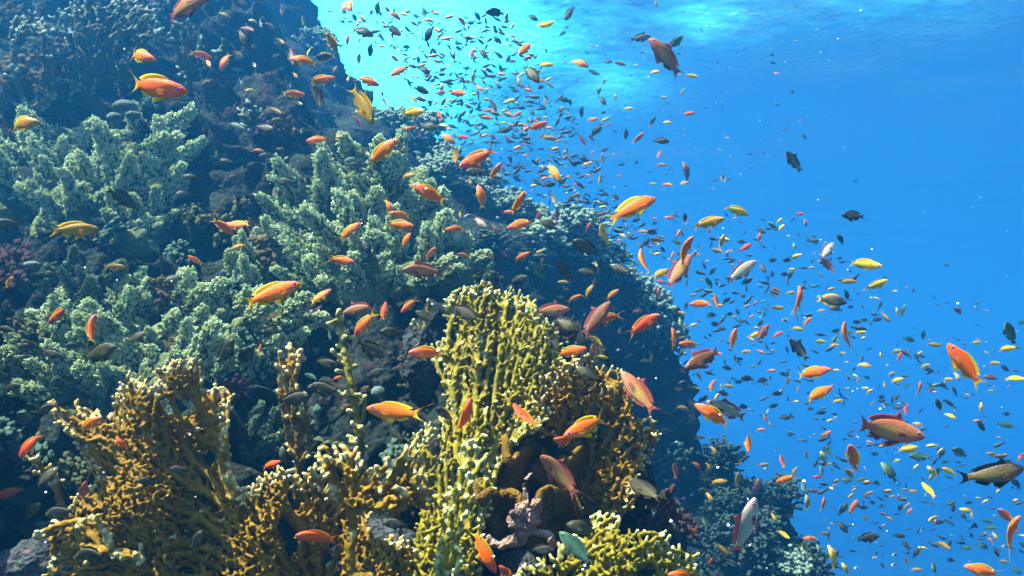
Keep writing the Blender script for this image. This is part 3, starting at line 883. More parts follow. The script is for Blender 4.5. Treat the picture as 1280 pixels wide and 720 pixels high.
def curtain(cx, cy_, d, w, h, seed, amp=0.026, lean=0.10):
    """a thick leathery sheet, folded like a curtain, rising from the rock"""
    rng = np.random.default_rng(seed)
    nu_, nv_ = 90, 46
    u, v = np.meshgrid(np.linspace(-1, 1, nu_), np.linspace(0, 1, nv_))
    u, v = u.ravel(), v.ravel()
    ph = rng.uniform(0, 6, 3)
    wide = w * (0.72 + 0.34 * v)
    rim = 1 + 0.10 * np.sin(u * 5 + ph[0]) + 0.06 * np.sin(u * 11 + ph[1]) - 0.35 * u ** 4
    X = wide * u + 0.012 * np.sin(v * 5 + ph[2])
    Z = h * v * rim
    Y = amp * (0.35 + 0.9 * v) * np.sin(u * 5.2 + ph[1] + 0.8 * v) + 0.4 * amp * np.sin(u * 11 + ph[0]) * v - lean * v ** 2 + 0.10 * u ** 2
    P = np.stack([X, Y, Z], 1)
    P = P + 0.012 * np.stack([fbm(P * 14 + seed, 3, 1), fbm(P * 14 + seed, 3, 2), fbm(P * 14 + seed, 3, 3)], 1)
    idx = np.arange(nu_ * nv_).reshape(nv_, nu_)
    a, b_, c, e = idx[:-1, :-1].ravel(), idx[:-1, 1:].ravel(), idx[1:, 1:].ravel(), idx[1:, :-1].ravel()
    n_ = np.cross(P[b_] - P[a], P[e] - P[a]); n_ /= np.linalg.norm(n_, axis=1)[:, None] + 1e-12
    nv2 = np.zeros_like(P)
    for q in (a, b_, c, e): np.add.at(nv2, q, n_)
    nv2 /= np.linalg.norm(nv2, axis=1)[:, None] + 1e-12
    eu, ev = 1 - np.abs(u), np.minimum(1 - v, 1)
    th = 0.011 * np.sqrt(np.clip(np.minimum(eu * 6, ev * 12), 0.02, 1))
    V = np.concatenate([P + nv2 * th[:, None], P - nv2 * th[:, None]])
    o = nu_ * nv_
    F = [np.stack([a, b_, c, e], 1), np.stack([a, e, c, b_], 1)[:, [0, 1, 2, 3]] + o]
    ring = np.concatenate([idx[0, :], idx[1:, -1], idx[-1, -2::-1], idx[-2:0:-1, 0]])
    nx_ = np.roll(ring, -1)
    F.append(np.stack([ring, ring + o, nx_ + o, nx_], 1))
    return V + np.array(at(cx, cy_, d) - ct.location), np.concatenate(F)
for i, (x, y, d, w, h) in enumerate([(660, 690, 1.74, 0.09, 0.13), (700, 650, 1.84, 0.07, 0.15), (632, 640, 1.84, 0.06, 0.15), (665, 600, 1.94, 0.09, 0.14), (605, 690, 1.74, 0.06, 0.13), (650, 560, 2.0, 0.08, 0.12)]):
    V, F = curtain(x, y, d, w, h, 50 + i)
    mesh_obj('plate', make_mesh('leather_plate', V, F, LEATHER), ct)

m, nt, b = new_mat('pinkish_sponge')
geo = N(nt, 'NewGeometry')
L(nt, ramp(nt, noise(nt, geo.outputs['Position'], 30.0, 6), [(0.35, (0.10, 0.050, 0.030)), (0.65, (0.22, 0.13, 0.09))]), b.inputs['Base Color'])
b.inputs['Roughness'].default_value = 0.85
bump(nt, b, voro(nt, geo.outputs['Position'], 160.0), 0.8, 0.006)
SPONGE = m
px = 1.60 / FP
def sponge(label, strokes, balls_, d):
    A, B, ra, rb = [], [], [], []
    for (x1, y1, r1, x2, y2, r2) in strokes:
        A.append(at(x1, y1, d)); B.append(at(x2, y2, d + 0.01)); ra.append(r1 * d / FP); rb.append(r2 * d / FP)
    C = [at(x, y, d) for x, y, r in balls_]; r = [r * d / FP for x, y, r in balls_]
    V, F = join([tubes(np.array(A), np.array(B), ra, rb, 10), balls(np.array(C), r, (IV2, IF2))])
    V, F = remesh(V, F, 0.0028)
    V = smooth_verts(V, F, 3)
    V = V + np.stack([fbm(V * 60, 4, 5), fbm(V * 60, 4, 6), fbm(V * 60, 4, 7)], 1) * 0.008
    c = np.array(at(balls_[0][0], balls_[0][1], d))
    o = mesh_obj('encrusting_sponge', make_mesh('encrusting_sponge', V - c, F, SPONGE))
    o.location = c
    tag(o, label, 'sponge')
sponge('pinkish knobbly sponge with a thin raised arm, lying on the folded brown plates',
       [(655, 632, 4, 660, 600, 2), (660, 600, 2, 664, 588, 2.6), (655, 644, 9, 664, 660, 7), (664, 660, 6, 640, 680, 6), (640, 680, 6, 612, 675, 5), (612, 675, 7, 600, 684, 5), (664, 640, 9, 672, 628, 6), (660, 660, 5, 690, 668, 4), (690, 668, 4, 692, 685, 5)],
       [(650, 640, 10), (664, 646, 9), (645, 652, 8), (670, 636, 6), (655, 658, 8), (640, 680, 7)], 1.60)

m, nt, b = new_mat('boulder_crust')
geo = N(nt, 'NewGeometry')
c = ramp(nt, noise(nt, geo.outputs['Position'], 16.0, 6, 0.65), [(0.35, (0.014, 0.017, 0.017)), (0.6, (0.04, 0.046, 0.044)), (0.72, (0.08, 0.082, 0.078))])
c = mix(nt, math_(nt, 'MULTIPLY_ADD', noise(nt, geo.outputs['Position'], 40.0, 4), 8, -4.9, clamp=True), c, (0.15, 0.06, 0.08))
L(nt, c, b.inputs['Base Color'])
b.inputs['Roughness'].default_value = 0.95
b.inputs['Specular IOR Level'].default_value = 0.05
bump(nt, b, math_(nt, 'ADD', noise(nt, geo.outputs['Position'], 60.0, 6, 0.7), voro(nt, geo.outputs['Position'], 110.0)), 0.9, 0.008)
CRUST = m
def boulder(label, x, y, d, sx, sy, seed, mat=None, name='boulder', cat='boulder', amp=0.22, freq=9):
    c = np.array(at(x, y, d))
    V, F = blob((0, 0, 0), sx * d / FP, (sx + sy) / 2 * d / FP, sy * d / FP, seed, amp, freq, base=ico(5))
    if amp > 0.1: V = V * (1 + 0.09 * fbm(V * 38, 4, seed + 3) + 0.07 * np.abs(vnoise(V * 70, seed + 4)))[:, None]
    o = mesh_obj(name, make_mesh(name, V, F, mat or CRUST)); o.location = c
    tag(o, label, cat)
    return o
boulder('blue-grey crusted boulder in the bottom corner under the mustard spray', 55, 712, 1.62, 52, 34, 81)
boulder('grey boulder with purple crust wedged under the mustard fan, beside the spray', 150, 655, 1.66, 40, 30, 82)
boulder('pink-crusted lump of dead coral behind the reddish male fish', 706, 578, 1.88, 26, 22, 83)
boulder('rubble-grey knob with pink crust at the foot of the folded brown coral', 648, 712, 1.68, 28, 22, 84)
boulder('pale encrusted spur between the olive bush and the orange fish that faces it', 527, 462, 2.02, 20, 46, 85, amp=0.35, freq=16)
boulder('dark crusted boulder in the hollow behind the antler-like coral', 480, 690, 1.6, 50, 40, 86)
m, nt, b = new_mat('smooth_grey_coral')
geo = N(nt, 'NewGeometry')
L(nt, ramp(nt, noise(nt, geo.outputs['Position'], 24.0, 4), [(0.35, (0.03, 0.045, 0.035)), (0.65, (0.085, 0.115, 0.09))]), b.inputs['Base Color'])
b.inputs['Roughness'].default_value = 0.8
b.inputs['Specular IOR Level'].default_value = 0.08
bump(nt, b, voro(nt, geo.outputs['Position'], 140.0), 0.6, 0.004)
DOME = m
for lab, x, y, d, sx, sy in [('largest smooth dark coral dome above the cream soft coral', 156, 134, 3.35, 15, 9), ('small round coral dome tucked against the cream coral top, left of its twin', 143, 147, 3.2, 9, 6),
                             ('small pale coral dome tucked between the cream coral tufts', 166, 144, 3.2, 9, 5), ('green-grey round coral dome in the shaded gap beside the shade-toned coral', 40, 331, 2.85, 11, 5),
                             ('mint-green round coral knob behind the big orange fish in the centre hollow', 473, 490, 1.95, 9, 7)]:
    boulder(lab, x, y, d, sx, sy, int(x), DOME, 'dome_coral', 'dome coral', 0.08, 12)

# ---- coral growth on the far reef
rng = np.random.default_rng(99)
def far_bush(bvh, x, y, size, label, group, i, seat=0.25, src=BUSHES):
    h = hit(bvh, x, y)
    if h is None: return
    loc, nrm = h
    d = (nrm * 0.5 + Vector((0, -0.1, 0.8)) + Vector(rng.normal(0, 0.2, 3))).normalized()
    o = mesh_obj('coral_bush', src[i % 4])
    o.location = loc - d * size * seat
    o.rotation_mode = 'QUATERNION'; o.rotation_quaternion = frame_to(d, rng)
    o.scale = (size * rng.uniform(0.9, 1.3), size * rng.uniform(0.9, 1.3), size * rng.uniform(0.6, 0.95))
    tag(o, label, 'coral bush', group)
crest = [(398, 42), (430, 55), (462, 75), (490, 105), (500, 135), (530, 160), (560, 195), (600, 225), (640, 250), (665, 268), (690, 282), (715, 285), (740, 298), (765, 312), (790, 328), (812, 345), (825, 375), (832, 410)]
for i, (x, y) in enumerate(crest):
    for k in range(3):
        far_bush(far_bvh, x + rng.uniform(-14, 10), y + rng.uniform(2, 26), rng.uniform(0.13, 0.24), 'pale coral bush growing on the sunlit crest of the far reef drop-off', 'coral bushes along the far crest', i + k)
for i in range(10):
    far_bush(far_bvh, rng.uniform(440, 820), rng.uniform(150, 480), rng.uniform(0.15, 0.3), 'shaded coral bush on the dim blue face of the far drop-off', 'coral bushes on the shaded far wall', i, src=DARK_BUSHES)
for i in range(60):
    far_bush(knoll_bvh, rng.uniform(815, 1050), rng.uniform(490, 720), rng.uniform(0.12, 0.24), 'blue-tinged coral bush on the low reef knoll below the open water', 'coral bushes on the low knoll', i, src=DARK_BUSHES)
far_bush(knoll_bvh, 990, 714, 0.17, 'pale blue-green coral bush lowest on the knoll under the slim male fish', None, 1)

# ---- small growth on the bare rock of the near slope
CRUSTS = [soft_material('crust_' + n_, c1, c2, tp) for n_, c1, c2, tp in [
    ('maroon', (0.018, 0.010, 0.010), (0.034, 0.016, 0.016), (0.085, 0.045, 0.042)), ('olive', (0.018, 0.02, 0.008), (0.035, 0.04, 0.015), (0.12, 0.14, 0.055)),
    ('teal', (0.012, 0.022, 0.016), (0.025, 0.042, 0.03), (0.11, 0.19, 0.13)), ('brown', (0.025, 0.016, 0.006), (0.045, 0.028, 0.01), (0.13, 0.095, 0.04))]]
TUFTS = [lobe_mesh('coral_tuft', 60 + i, CRUSTS[i % 4], nb=16 + 3 * (i % 3), nf=6, fr=0.085, spread=0.8, power=0.3) for i in range(8)]
rng = np.random.default_rng(123)
TUFTLAB = ['small maroon crust tuft on the shaded rock between the near corals', 'small olive coral tuft on the shaded rock between the near corals', 'small teal coral tuft on the shaded rock between the near corals', 'small brown coral tuft on the shaded rock between the near corals']
TUFTGRP = ['maroon tufts on the near rock', 'olive tufts on the near rock', 'teal tufts on the near rock', 'brown tufts on the near rock']
made = 0
while made < 150:
    x, y = rng.uniform(0, 860), rng.uniform(0, 715)
    h = hit(near_bvh, x, y)
    if h is None or h[0].length > 5.6: continue
    loc, nrm = h
    s_ = rng.uniform(0.028, 0.075) * (0.7 + 0.25 * loc.length)
    d = (nrm * 0.8 + Vector((0, -0.1, 0.45)) + Vector(rng.normal(0, 0.25, 3))).normalized()
    i = int(rng.integers(8))
    o = mesh_obj('coral_tuft', TUFTS[i])
    o.location = loc - d * s_ * 0.3
    o.rotation_mode = 'QUATERNION'; o.rotation_quaternion = frame_to(d, rng)
    o.scale = (s_ * rng.uniform(0.8, 1.5), s_ * rng.uniform(0.8, 1.5), s_ * rng.uniform(0.45, 0.9))
    tag(o, TUFTLAB[i % 4], 'coral tuft', TUFTGRP[i % 4])
    made += 1
# ================================================================ fish
def fish_body_material(name, back, flank, belly, marks=None, scale_amt=0.35, front=None, white_tail=False, rough=0.38, vary=0.12):
    """colours run from back to belly in the fish's own coordinates (length 1, nose at +x)"""
    m, nt, b = new_mat(name)
    tc = N(nt, 'TexCoord'); ob = tc.outputs['Object']
    sp = N(nt, 'SeparateXYZ'); L(nt, ob, sp.inputs[0])
    x, y, z = sp.outputs
    wob = math_(nt, 'MULTIPLY_ADD', noise(nt, ob, 9.0, 3), 0.06, -0.03)
    t = math_(nt, 'MULTIPLY_ADD', math_(nt, 'ADD', z, wob), 3.6, 0.5, clamp=True)
    c = ramp(nt, t, [(0.10, belly), (0.42, flank), (0.66, flank), (0.92, back)])
    if front is not None:
        c = mix(nt, math_(nt, 'MULTIPLY_ADD', math_(nt, 'ADD', x, wob), 6.0, -1.6, clamp=True), c, front)
    mp = N(nt, 'Mapping'); mp.inputs['Scale'].default_value = (1.0, 0.4, 1.25); L(nt, ob, mp.inputs[0])
    v = voro(nt, mp.outputs[0], 52.0)
    c = mix(nt, math_(nt, 'MULTIPLY', v, scale_amt), c, (back[0] * 0.55, back[1] * 0.55, back[2] * 0.55))
    if marks == 'anthias':     # violet streak from the eye towards the breast fin
        ln = math_(nt, 'ADD', math_(nt, 'MULTIPLY_ADD', x, -0.55, 0.20), z)   # 0 along the streak
        s = math_(nt, 'SUBTRACT', 1.0, math_(nt, 'MULTIPLY', math_(nt, 'ABSOLUTE', ln), 75.0), clamp=True)
        s = math_(nt, 'MULTIPLY', s, math_(nt, 'MULTIPLY_ADD', x, 30.0, -6.6, clamp=True))
        s = math_(nt, 'MULTIPLY', s, math_(nt, 'MULTIPLY_ADD', x, -30.0, 13.8, clamp=True))
        c = mix(nt, math_(nt, 'MULTIPLY', s, 0.8), c, (0.36, 0.08, 0.42))
    if marks == 'male':        # yellowish flank patch and a dark red spot
        dx = math_(nt, 'MULTIPLY', math_(nt, 'ADD', x, -0.06), 5.0)
        dz = math_(nt, 'MULTIPLY', math_(nt, 'ADD', z, 0.02), 13.0)
        r = math_(nt, 'ADD', math_(nt, 'MULTIPLY', dx, dx), math_(nt, 'MULTIPLY', dz, dz))
        c = mix(nt, math_(nt, 'MULTIPLY_ADD', r, -0.8, 0.9, clamp=True), c, (0.26, 0.16, 0.03))
    if white_tail:
        c = mix(nt, math_(nt, 'MULTIPLY_ADD', x, -16.0, -0.3, clamp=True), c, (0.85, 0.86, 0.82))
    oi = N(nt, 'ObjectInfo')
    hs = N(nt, 'HueSaturation')
    hs.inputs['Saturation'].default_value = 1.0
    L(nt, math_(nt, 'MULTIPLY_ADD', oi.outputs['Random'], vary * 0.14, 0.5), hs.inputs['Hue'])
    L(nt, math_(nt, 'MULTIPLY_ADD', oi.outputs['Random'], -vary * 2, 1.0 + vary), hs.inputs['Value'])
    L(nt, c, hs.inputs['Color'])
    L(nt, hs.outputs[0], b.inputs['Base Color'])
    b.inputs['Roughness'].default_value = rough
    b.inputs['Specular IOR Level'].default_value = 0.14
    bump(nt, b, v, 0.25, 0.006)
    return m

def fin_material(name, root, edge, alpha=0.0, tr=0.45):
    m, nt, b = new_mat(name)
    tc = N(nt, 'TexCoord')
    at_ = N(nt, 'Attribute'); at_.attribute_name = 'tip'
    c = ramp(nt, at_.outputs['Fac'], [(0.1, root), (0.75, edge)])
    ry = N(nt, 'TexWave'); ry.inputs['Scale'].default_value = 22.0; ry.inputs['Distortion'].default_value = 1.5
    L(nt, tc.outputs['Object'], ry.inputs['Vector'])
    c = mix(nt, math_(nt, 'MULTIPLY', ry.outputs['Fac'], 0.30), c, (edge[0] * 0.5, edge[1] * 0.5, edge[2] * 0.5))
    L(nt, c, b.inputs['Base Color'])
    b.inputs['Roughness'].default_value = 0.6
    b.inputs['Specular IOR Level'].default_value = 0.08
    tl = N(nt, 'BsdfTranslucent'); L(nt, c, tl.inputs['Color'])
    mx = N(nt, 'MixShader'); mx.inputs[0].default_value = tr
    o = next(q for q in nt.nodes if q.type == 'OUTPUT_MATERIAL')
    L(nt, b.outputs[0], mx.inputs[1]); L(nt, tl.outputs[0], mx.inputs[2])
    last = mx.outputs[0]
    if alpha:
        tp = N(nt, 'BsdfTransparent'); m2 = N(nt, 'MixShader')
        L(nt, math_(nt, 'MULTIPLY', at_.outputs['Fac'], alpha), m2.inputs[0]); L(nt, last, m2.inputs[1]); L(nt, tp.outputs[0], m2.inputs[2])
        last = m2.outputs[0]
    L(nt, last, o.inputs['Surface'])
    return m

def eye_material(name, iris):
    m, nt, b = new_mat(name)
    at_ = N(nt, 'Attribute'); at_.attribute_name = 'tip'
    L(nt, ramp(nt, at_.outputs['Fac'], [(0.0, iris), (0.74, iris), (0.80, (0.004, 0.004, 0.006))]), b.inputs['Base Color'])
    b.inputs['Roughness'].default_value = 0.08
    return m

# half heights above and below the midline and half widths, by x from nose to tail root
PX = np.array([0.500, 0.485, 0.455, 0.40, 0.33, 0.24, 0.14, 0.04, -0.06, -0.14, -0.20, -0.245, -0.275])
PTOP = {'slim': np.array([0.000, 0.026, 0.050, 0.084, 0.113, 0.134, 0.139, 0.130, 0.108, 0.080, 0.059, 0.049, 0.052]),
        'deep': np.array([0.000, 0.036, 0.072, 0.122, 0.162, 0.190, 0.196, 0.182, 0.148, 0.104, 0.070, 0.056, 0.058])}
PBOT = {'slim': np.array([-0.006, -0.030, -0.050, -0.076, -0.101, -0.122, -0.128, -0.119, -0.097, -0.071, -0.052, -0.044, -0.047]),
        'deep': np.array([-0.006, -0.034, -0.062, -0.105, -0.142, -0.170, -0.178, -0.166, -0.134, -0.092, -0.063, -0.052, -0.054])}
PWID = np.array([0.002, 0.018, 0.031, 0.047, 0.058, 0.064, 0.063, 0.056, 0.044, 0.031, 0.020, 0.012, 0.006])

def loft(top, bot, wid, seg=14):
    xs_ = np.concatenate([np.linspace(PX[i], PX[i + 1], 3)[:-1] for i in range(len(PX) - 1)] + [[PX[-1]]])
    f = lambda a: np.interp(-xs_, -PX, a)
    k = np.array([0.25, 0.5, 0.25])
    sm_ = lambda a: np.concatenate([[a[0]], np.convolve(a, k, 'valid'), [a[-1]]])
    t_, b_, w_ = sm_(f(top)), sm_(f(bot)), sm_(f(wid))
    V = []
    for x, t, b, w in zip(xs_, t_, b_, w_):
        mid, hh = (t + b) / 2, (t - b) / 2
        for j in range(seg):
            a = 2 * math.pi * j / seg
            s, c = math.sin(a), math.cos(a)
            V.append((x, w * np.sign(c) * abs(c) ** 0.85, mid + hh * np.sign(s) * abs(s) ** 0.95))
    n = len(xs_); F, T = [], []
    for i in range(n - 1):
        for j in range(seg):
            k2 = (j + 1) % seg
            F.append((i * seg + j, i * seg + k2, (i + 1) * seg + k2, (i + 1) * seg + j))
    V.append((PX[0] + 0.004, 0, -0.003)); V.append((PX[-1], 0, 0))
    for j in range(seg):
        k2 = (j + 1) % seg
        T.append((n * seg, k2, j)); T.append((n * seg + 1, (n - 1) * seg + j, (n - 1) * seg + k2))
    return np.array(V), np.array(F), np.array(T)

def fin_sheet(base, tip, thick=0.0045, rows=4, bow=0.0):
    """a thin fin between the points of its root and the points of its edge; two skins that meet at the edge"""
    base, tip = np.array(base, float), np.array(tip, float)
    n = len(base)
    V, A = [], []
    for side in (1, -1):
        for r in range(rows):
            s = r / (rows - 1)
            P = base * (1 - s) + tip * s
            P = P + np.array([0, 1, 0]) * (side * thick * (1 - s) * 0.5 + side * 0.0004 + bow * s * s)
            V.append(P); A.append(np.full(n, s))
    V = np.concatenate(V); A = np.concatenate(A)
    F = []
    for sd_ in range(2):
        o = sd_ * rows * n
        for r in range(rows - 1):
            for i in range(n - 1):
                q = (o + r * n + i, o + r * n + i + 1, o + (r + 1) * n + i + 1, o + (r + 1) * n + i)
                F.append(q if sd_ == 0 else q[::-1])
    o = rows * n
    for i in range(n - 1):
        a = (rows - 1) * n + i
        F.append((a, a + 1, o + a + 1, o + a))
    for e in (0, n - 1):
        for r in range(rows - 1):
            a, b_ = r * n + e, (r + 1) * n + e
            F.append((a, b_, o + b_, o + a))
    return V, np.array(F), A

def fish_parts(kind):
    shape, lyre, height, spike = kind['shape'], kind['lyre'], kind['fin'], kind.get('spike', 0)
    top, bot = PTOP[shape] * kind.get('depth', 1), PBOT[shape] * kind.get('depth', 1)
    wid = PWID * kind.get('fat', 1)
    zt = lambda x: float(np.interp(-x, -PX, top)); zb = lambda x: float(np.interp(-x, -PX, bot)); yw = lambda x: float(np.interp(-x, -PX, wid))
    P = []
    P.append(('body', loft(top, bot, wid), 'body', None))
    s = np.linspace(-1, 1, 15)
    r = kind.get('fork', 0.13)
    base = [(-0.255, 0, 0.046 * q) for q in s]
    tx = -0.33 - (0.17 + lyre * 0.5) * np.abs(s) ** 1.7
    tz = 0.145 * np.sign(s) * np.abs(s) ** 0.8 * kind.get('spread', 1)
    P.append(('tail_fin', fin_sheet(base, [(a, 0, c) for a, c in zip(tx, tz)]), 'fin', None))
    x = np.linspace(0.30, -0.17, 14); t = np.linspace(0, 1, 14)
    h = height * (0.55 + 0.45 * np.sin(t * math.pi * 0.95)) * np.clip(t * 9, 0.15, 1) * np.where(t > 0.96, 0.7, 1)
    h = h + spike * np.exp(-((t - 0.17) / 0.05) ** 2)
    P.append(('dorsal_fin', fin_sheet([(q, 0, zt(q) - 0.008) for q in x], [(q - 0.035 - 0.05 * k, 0, zt(q) + g) for q, g, k in zip(x, h, t)]), 'fin', None))
    x = np.linspace(0.0, -0.17, 8); t = np.linspace(0, 1, 8)
    P.append(('anal_fin', fin_sheet([(q, 0, zb(q) + 0.008) for q in x], [(q - 0.045, 0, zb(q) - height * 1.05 * (1 - 0.55 * k) * min(1, 0.4 + 4 * k)) for q, k in zip(x, t)]), 'fin', None))
    for sd_ in (1, -1):
        b_ = [(0.245 - 0.045 * k, sd_ * 0.028, zb(0.22) + 0.010 + 0.01 * k) for k in np.linspace(0, 1, 5)]
        e = [(0.10 - 0.07 * k - 0.05 * (1 - k), sd_ * (0.045 + 0.01 * k), zb(0.2) - 0.075 + 0.06 * k) for k in np.linspace(0, 1, 5)]
        P.append(('pelvic_fin', fin_sheet(b_, e, 0.003), 'fin', None))
        b_ = [(0.255, sd_ * (yw(0.25) - 0.004), -0.005 - 0.045 * k) for k in np.linspace(0, 1, 6)]
        e = [(0.145 - 0.025 * math.sin(k * 3.1), sd_ * (yw(0.25) + 0.030), 0.006 - 0.085 * k) for k in np.linspace(0, 1, 6)]
        P.append(('pectoral_fin', fin_sheet(b_, e, 0.002), 'clear', None))
        V, F = IV2 * np.array([1, 0.62, 1]) * kind.get('eye', 0.024), IF2
        A = np.clip(1 - np.hypot(IV2[:, 0], IV2[:, 2]), 0, 1) * 0 + np.where(np.hypot(IV2[:, 0], IV2[:, 2]) < 0.62, 1.0, 0.0) * (IV2[:, 1] * sd_ > 0)
        ex = kind.get('eyex', 0.41)
        c = np.array([ex, sd_ * (yw(ex) - 0.008), 0.024 * kind.get('depth', 1)])
        P.append(('eye', (V + c, F, A), 'eye', None))
    return P

def bend_pts(V, b):
    V = np.array(V, float)
    q = np.clip((0.22 - V[:, 0]) / 0.72, 0, 1.3)
    V[:, 1] += b * 0.34 * q ** 2 - b * 0.05
    h = np.clip((V[:, 0] - 0.22) / 0.3, 0, 1)
    V[:, 1] += b * 0.06 * h ** 2
    return V

OR_B = fish_body_material('anthias_orange', (0.56, 0.045, 0.003), (0.64, 0.072, 0.003), (0.70, 0.16, 0.012), 'anthias', 0.13)
RD_B = fish_body_material('anthias_red', (0.46, 0.028, 0.004), (0.55, 0.042, 0.004), (0.60, 0.10, 0.018), 'anthias', 0.13)
YE_B = fish_body_material('anthias_yellow', (0.34, 0.19, 0.005), (0.40, 0.30, 0.010), (0.48, 0.44, 0.06), None, 0.3, front=(0.72, 0.34, 0.06))
OL_B = fish_body_material('anthias_ochre', (0.20, 0.095, 0.008), (0.28, 0.14, 0.012), (0.40, 0.28, 0.06), None, 0.35)
MA_B = fish_body_material('male_rose', (0.20, 0.050, 0.026), (0.27, 0.085, 0.036), (0.30, 0.13, 0.07), 'male', 0.26, front=(0.28, 0.070, 0.040))
MD_B = fish_body_material('male_maroon', (0.085, 0.022, 0.012), (0.15, 0.045, 0.02), (0.17, 0.065, 0.035), None, 0.5)
MO_B = fish_body_material('male_olive', (0.04, 0.025, 0.018), (0.15, 0.11, 0.03), (0.11, 0.06, 0.045), None, 0.5, front=(0.12, 0.045, 0.04))
MP_B = fish_body_material('male_pale', (0.15, 0.13, 0.11), (0.26, 0.27, 0.15), (0.48, 0.46, 0.38), None, 0.45, front=(0.32, 0.18, 0.17))
DA_B = fish_body_material('damsel_olive', (0.022, 0.021, 0.009), (0.048, 0.043, 0.015), (0.095, 0.075, 0.022), None, 0.4, rough=0.45)
DB_B = fish_body_material('damsel_dusk', (0.012, 0.013, 0.012), (0.022, 0.022, 0.017), (0.055, 0.048, 0.022), None, 0.4, rough=0.45)
GR_B = fish_body_material('chromis_green', (0.018, 0.045, 0.024), (0.042, 0.105, 0.055), (0.17, 0.24, 0.13), None, 0.3, rough=0.28)
BI_B = fish_body_material('chromis_two_tone', (0.03, 0.022, 0.016), (0.05, 0.034, 0.022), (0.07, 0.05, 0.03), None, 0.3, white_tail=True)
F_YEL = fin_material('fin_yellow', (0.70, 0.20, 0.008), (0.64, 0.50, 0.02), 0.25)
F_ORA = fin_material('fin_orange', (0.62, 0.095, 0.008), (0.58, 0.25, 0.02), 0.25)
F_RED = fin_material('fin_dark_red', (0.26, 0.065, 0.045), (0.24, 0.055, 0.05), 0.25)
F_DRK = fin_material('fin_black', (0.02, 0.018, 0.012), (0.008, 0.008, 0.008), 0.1, 0.25)
F_OLV = fin_material('fin_olive', (0.05, 0.042, 0.018), (0.025, 0.025, 0.018), 0.2)
F_GRN = fin_material('fin_green', (0.045, 0.10, 0.06), (0.05, 0.11, 0.08), 0.4)
F_WHT = fin_material('fin_white', (0.85, 0.86, 0.82), (0.85, 0.86, 0.82), 0.15)
F_CLR = fin_material('fin_clear', (0.55, 0.16, 0.02), (0.55, 0.22, 0.04), 0.9)
F_CLM = fin_material('fin_clear_rose', (0.24, 0.07, 0.05), (0.26, 0.09, 0.06), 0.85)
F_CLD = fin_material('fin_clear_dark', (0.10, 0.09, 0.06), (0.12, 0.11, 0.08), 0.85)
E_VIO = eye_material('eye_violet', (0.30, 0.09, 0.32))
E_DRK = eye_material('eye_dark', (0.16, 0.14, 0.10))

AN = dict(shape='slim', lyre=0.12, fin=0.052, depth=0.97, spread=1.25)
MAL = dict(shape='slim', lyre=0.20, fin=0.046, depth=1.0, spread=1.35, spike=0.10, eye=0.021)
DAM = dict(shape='deep', lyre=-0.02, fin=0.055, depth=0.88, spread=1.0, eye=0.027)
CHR = dict(shape='deep', lyre=-0.04, fin=0.045, depth=0.80, spread=0.95, eye=0.029)
KIND = {  # letter: (object name, category, label words, shape, body, fins, clear fins, eye, real length, group)
    'O': ('anthias', 'orange anthias', 'orange anthias', AN, OR_B, F_YEL, F_CLR, E_VIO, 0.092, 'orange anthias of the school'),
    'R': ('anthias', 'orange anthias', 'red-orange anthias', AN, RD_B, F_ORA, F_CLR, E_VIO, 0.092, 'orange anthias of the school'),
    'Y': ('anthias', 'yellow anthias', 'yellow anthias', AN, YE_B, F_YEL, F_CLR, E_VIO, 0.085, 'yellow anthias of the school'),
    'A': ('anthias', 'yellow anthias', 'ochre anthias', AN, OL_B, F_YEL, F_CLR, E_DRK, 0.085, 'yellow anthias of the school'),
    'M': ('anthias', 'male anthias', 'rose-pink male anthias', MAL, MA_B, F_RED, F_CLM, E_DRK, 0.125, 'male anthias with long tails'),
    'N': ('anthias', 'male anthias', 'maroon male anthias', MAL, MD_B, F_RED, F_CLM, E_DRK, 0.125, 'male anthias with long tails'),
    'V': ('anthias', 'male anthias', 'olive male anthias', MAL, MO_B, F_DRK, F_CLM, E_DRK, 0.125, 'male anthias with long tails'),
    'P': ('anthias', 'male anthias', 'pale silvery male anthias', MAL, MP_B, F_RED, F_CLM, E_DRK, 0.125, 'male anthias with long tails'),
    'D': ('damselfish', 'damselfish', 'olive-brown damselfish', DAM, DA_B, F_OLV, F_CLD, E_DRK, 0.085, 'damselfish of the school'),
    'S': ('damselfish', 'damselfish', 'dark damselfish', DAM, DB_B, F_DRK, F_CLD, E_DRK, 0.080, 'damselfish of the school'),
    'K': ('damselfish', 'damselfish', 'dark damselfish with yellow tail', DAM, DB_B, F_YEL, F_CLD, E_DRK, 0.085, 'damselfish of the school'),
    'G': ('chromis', 'chromis', 'green chromis', CHR, GR_B, F_GRN, F_CLD, E_DRK, 0.075, 'green chromis of the school'),
    'B': ('chromis', 'chromis', 'two-tone chromis with white tail', CHR, BI_B, F_WHT, F_CLD, E_DRK, 0.055, 'two-tone chromis of the school'),
}
BENDS = (-0.95, -0.35, 0.30, 0.85)
_cache = {}
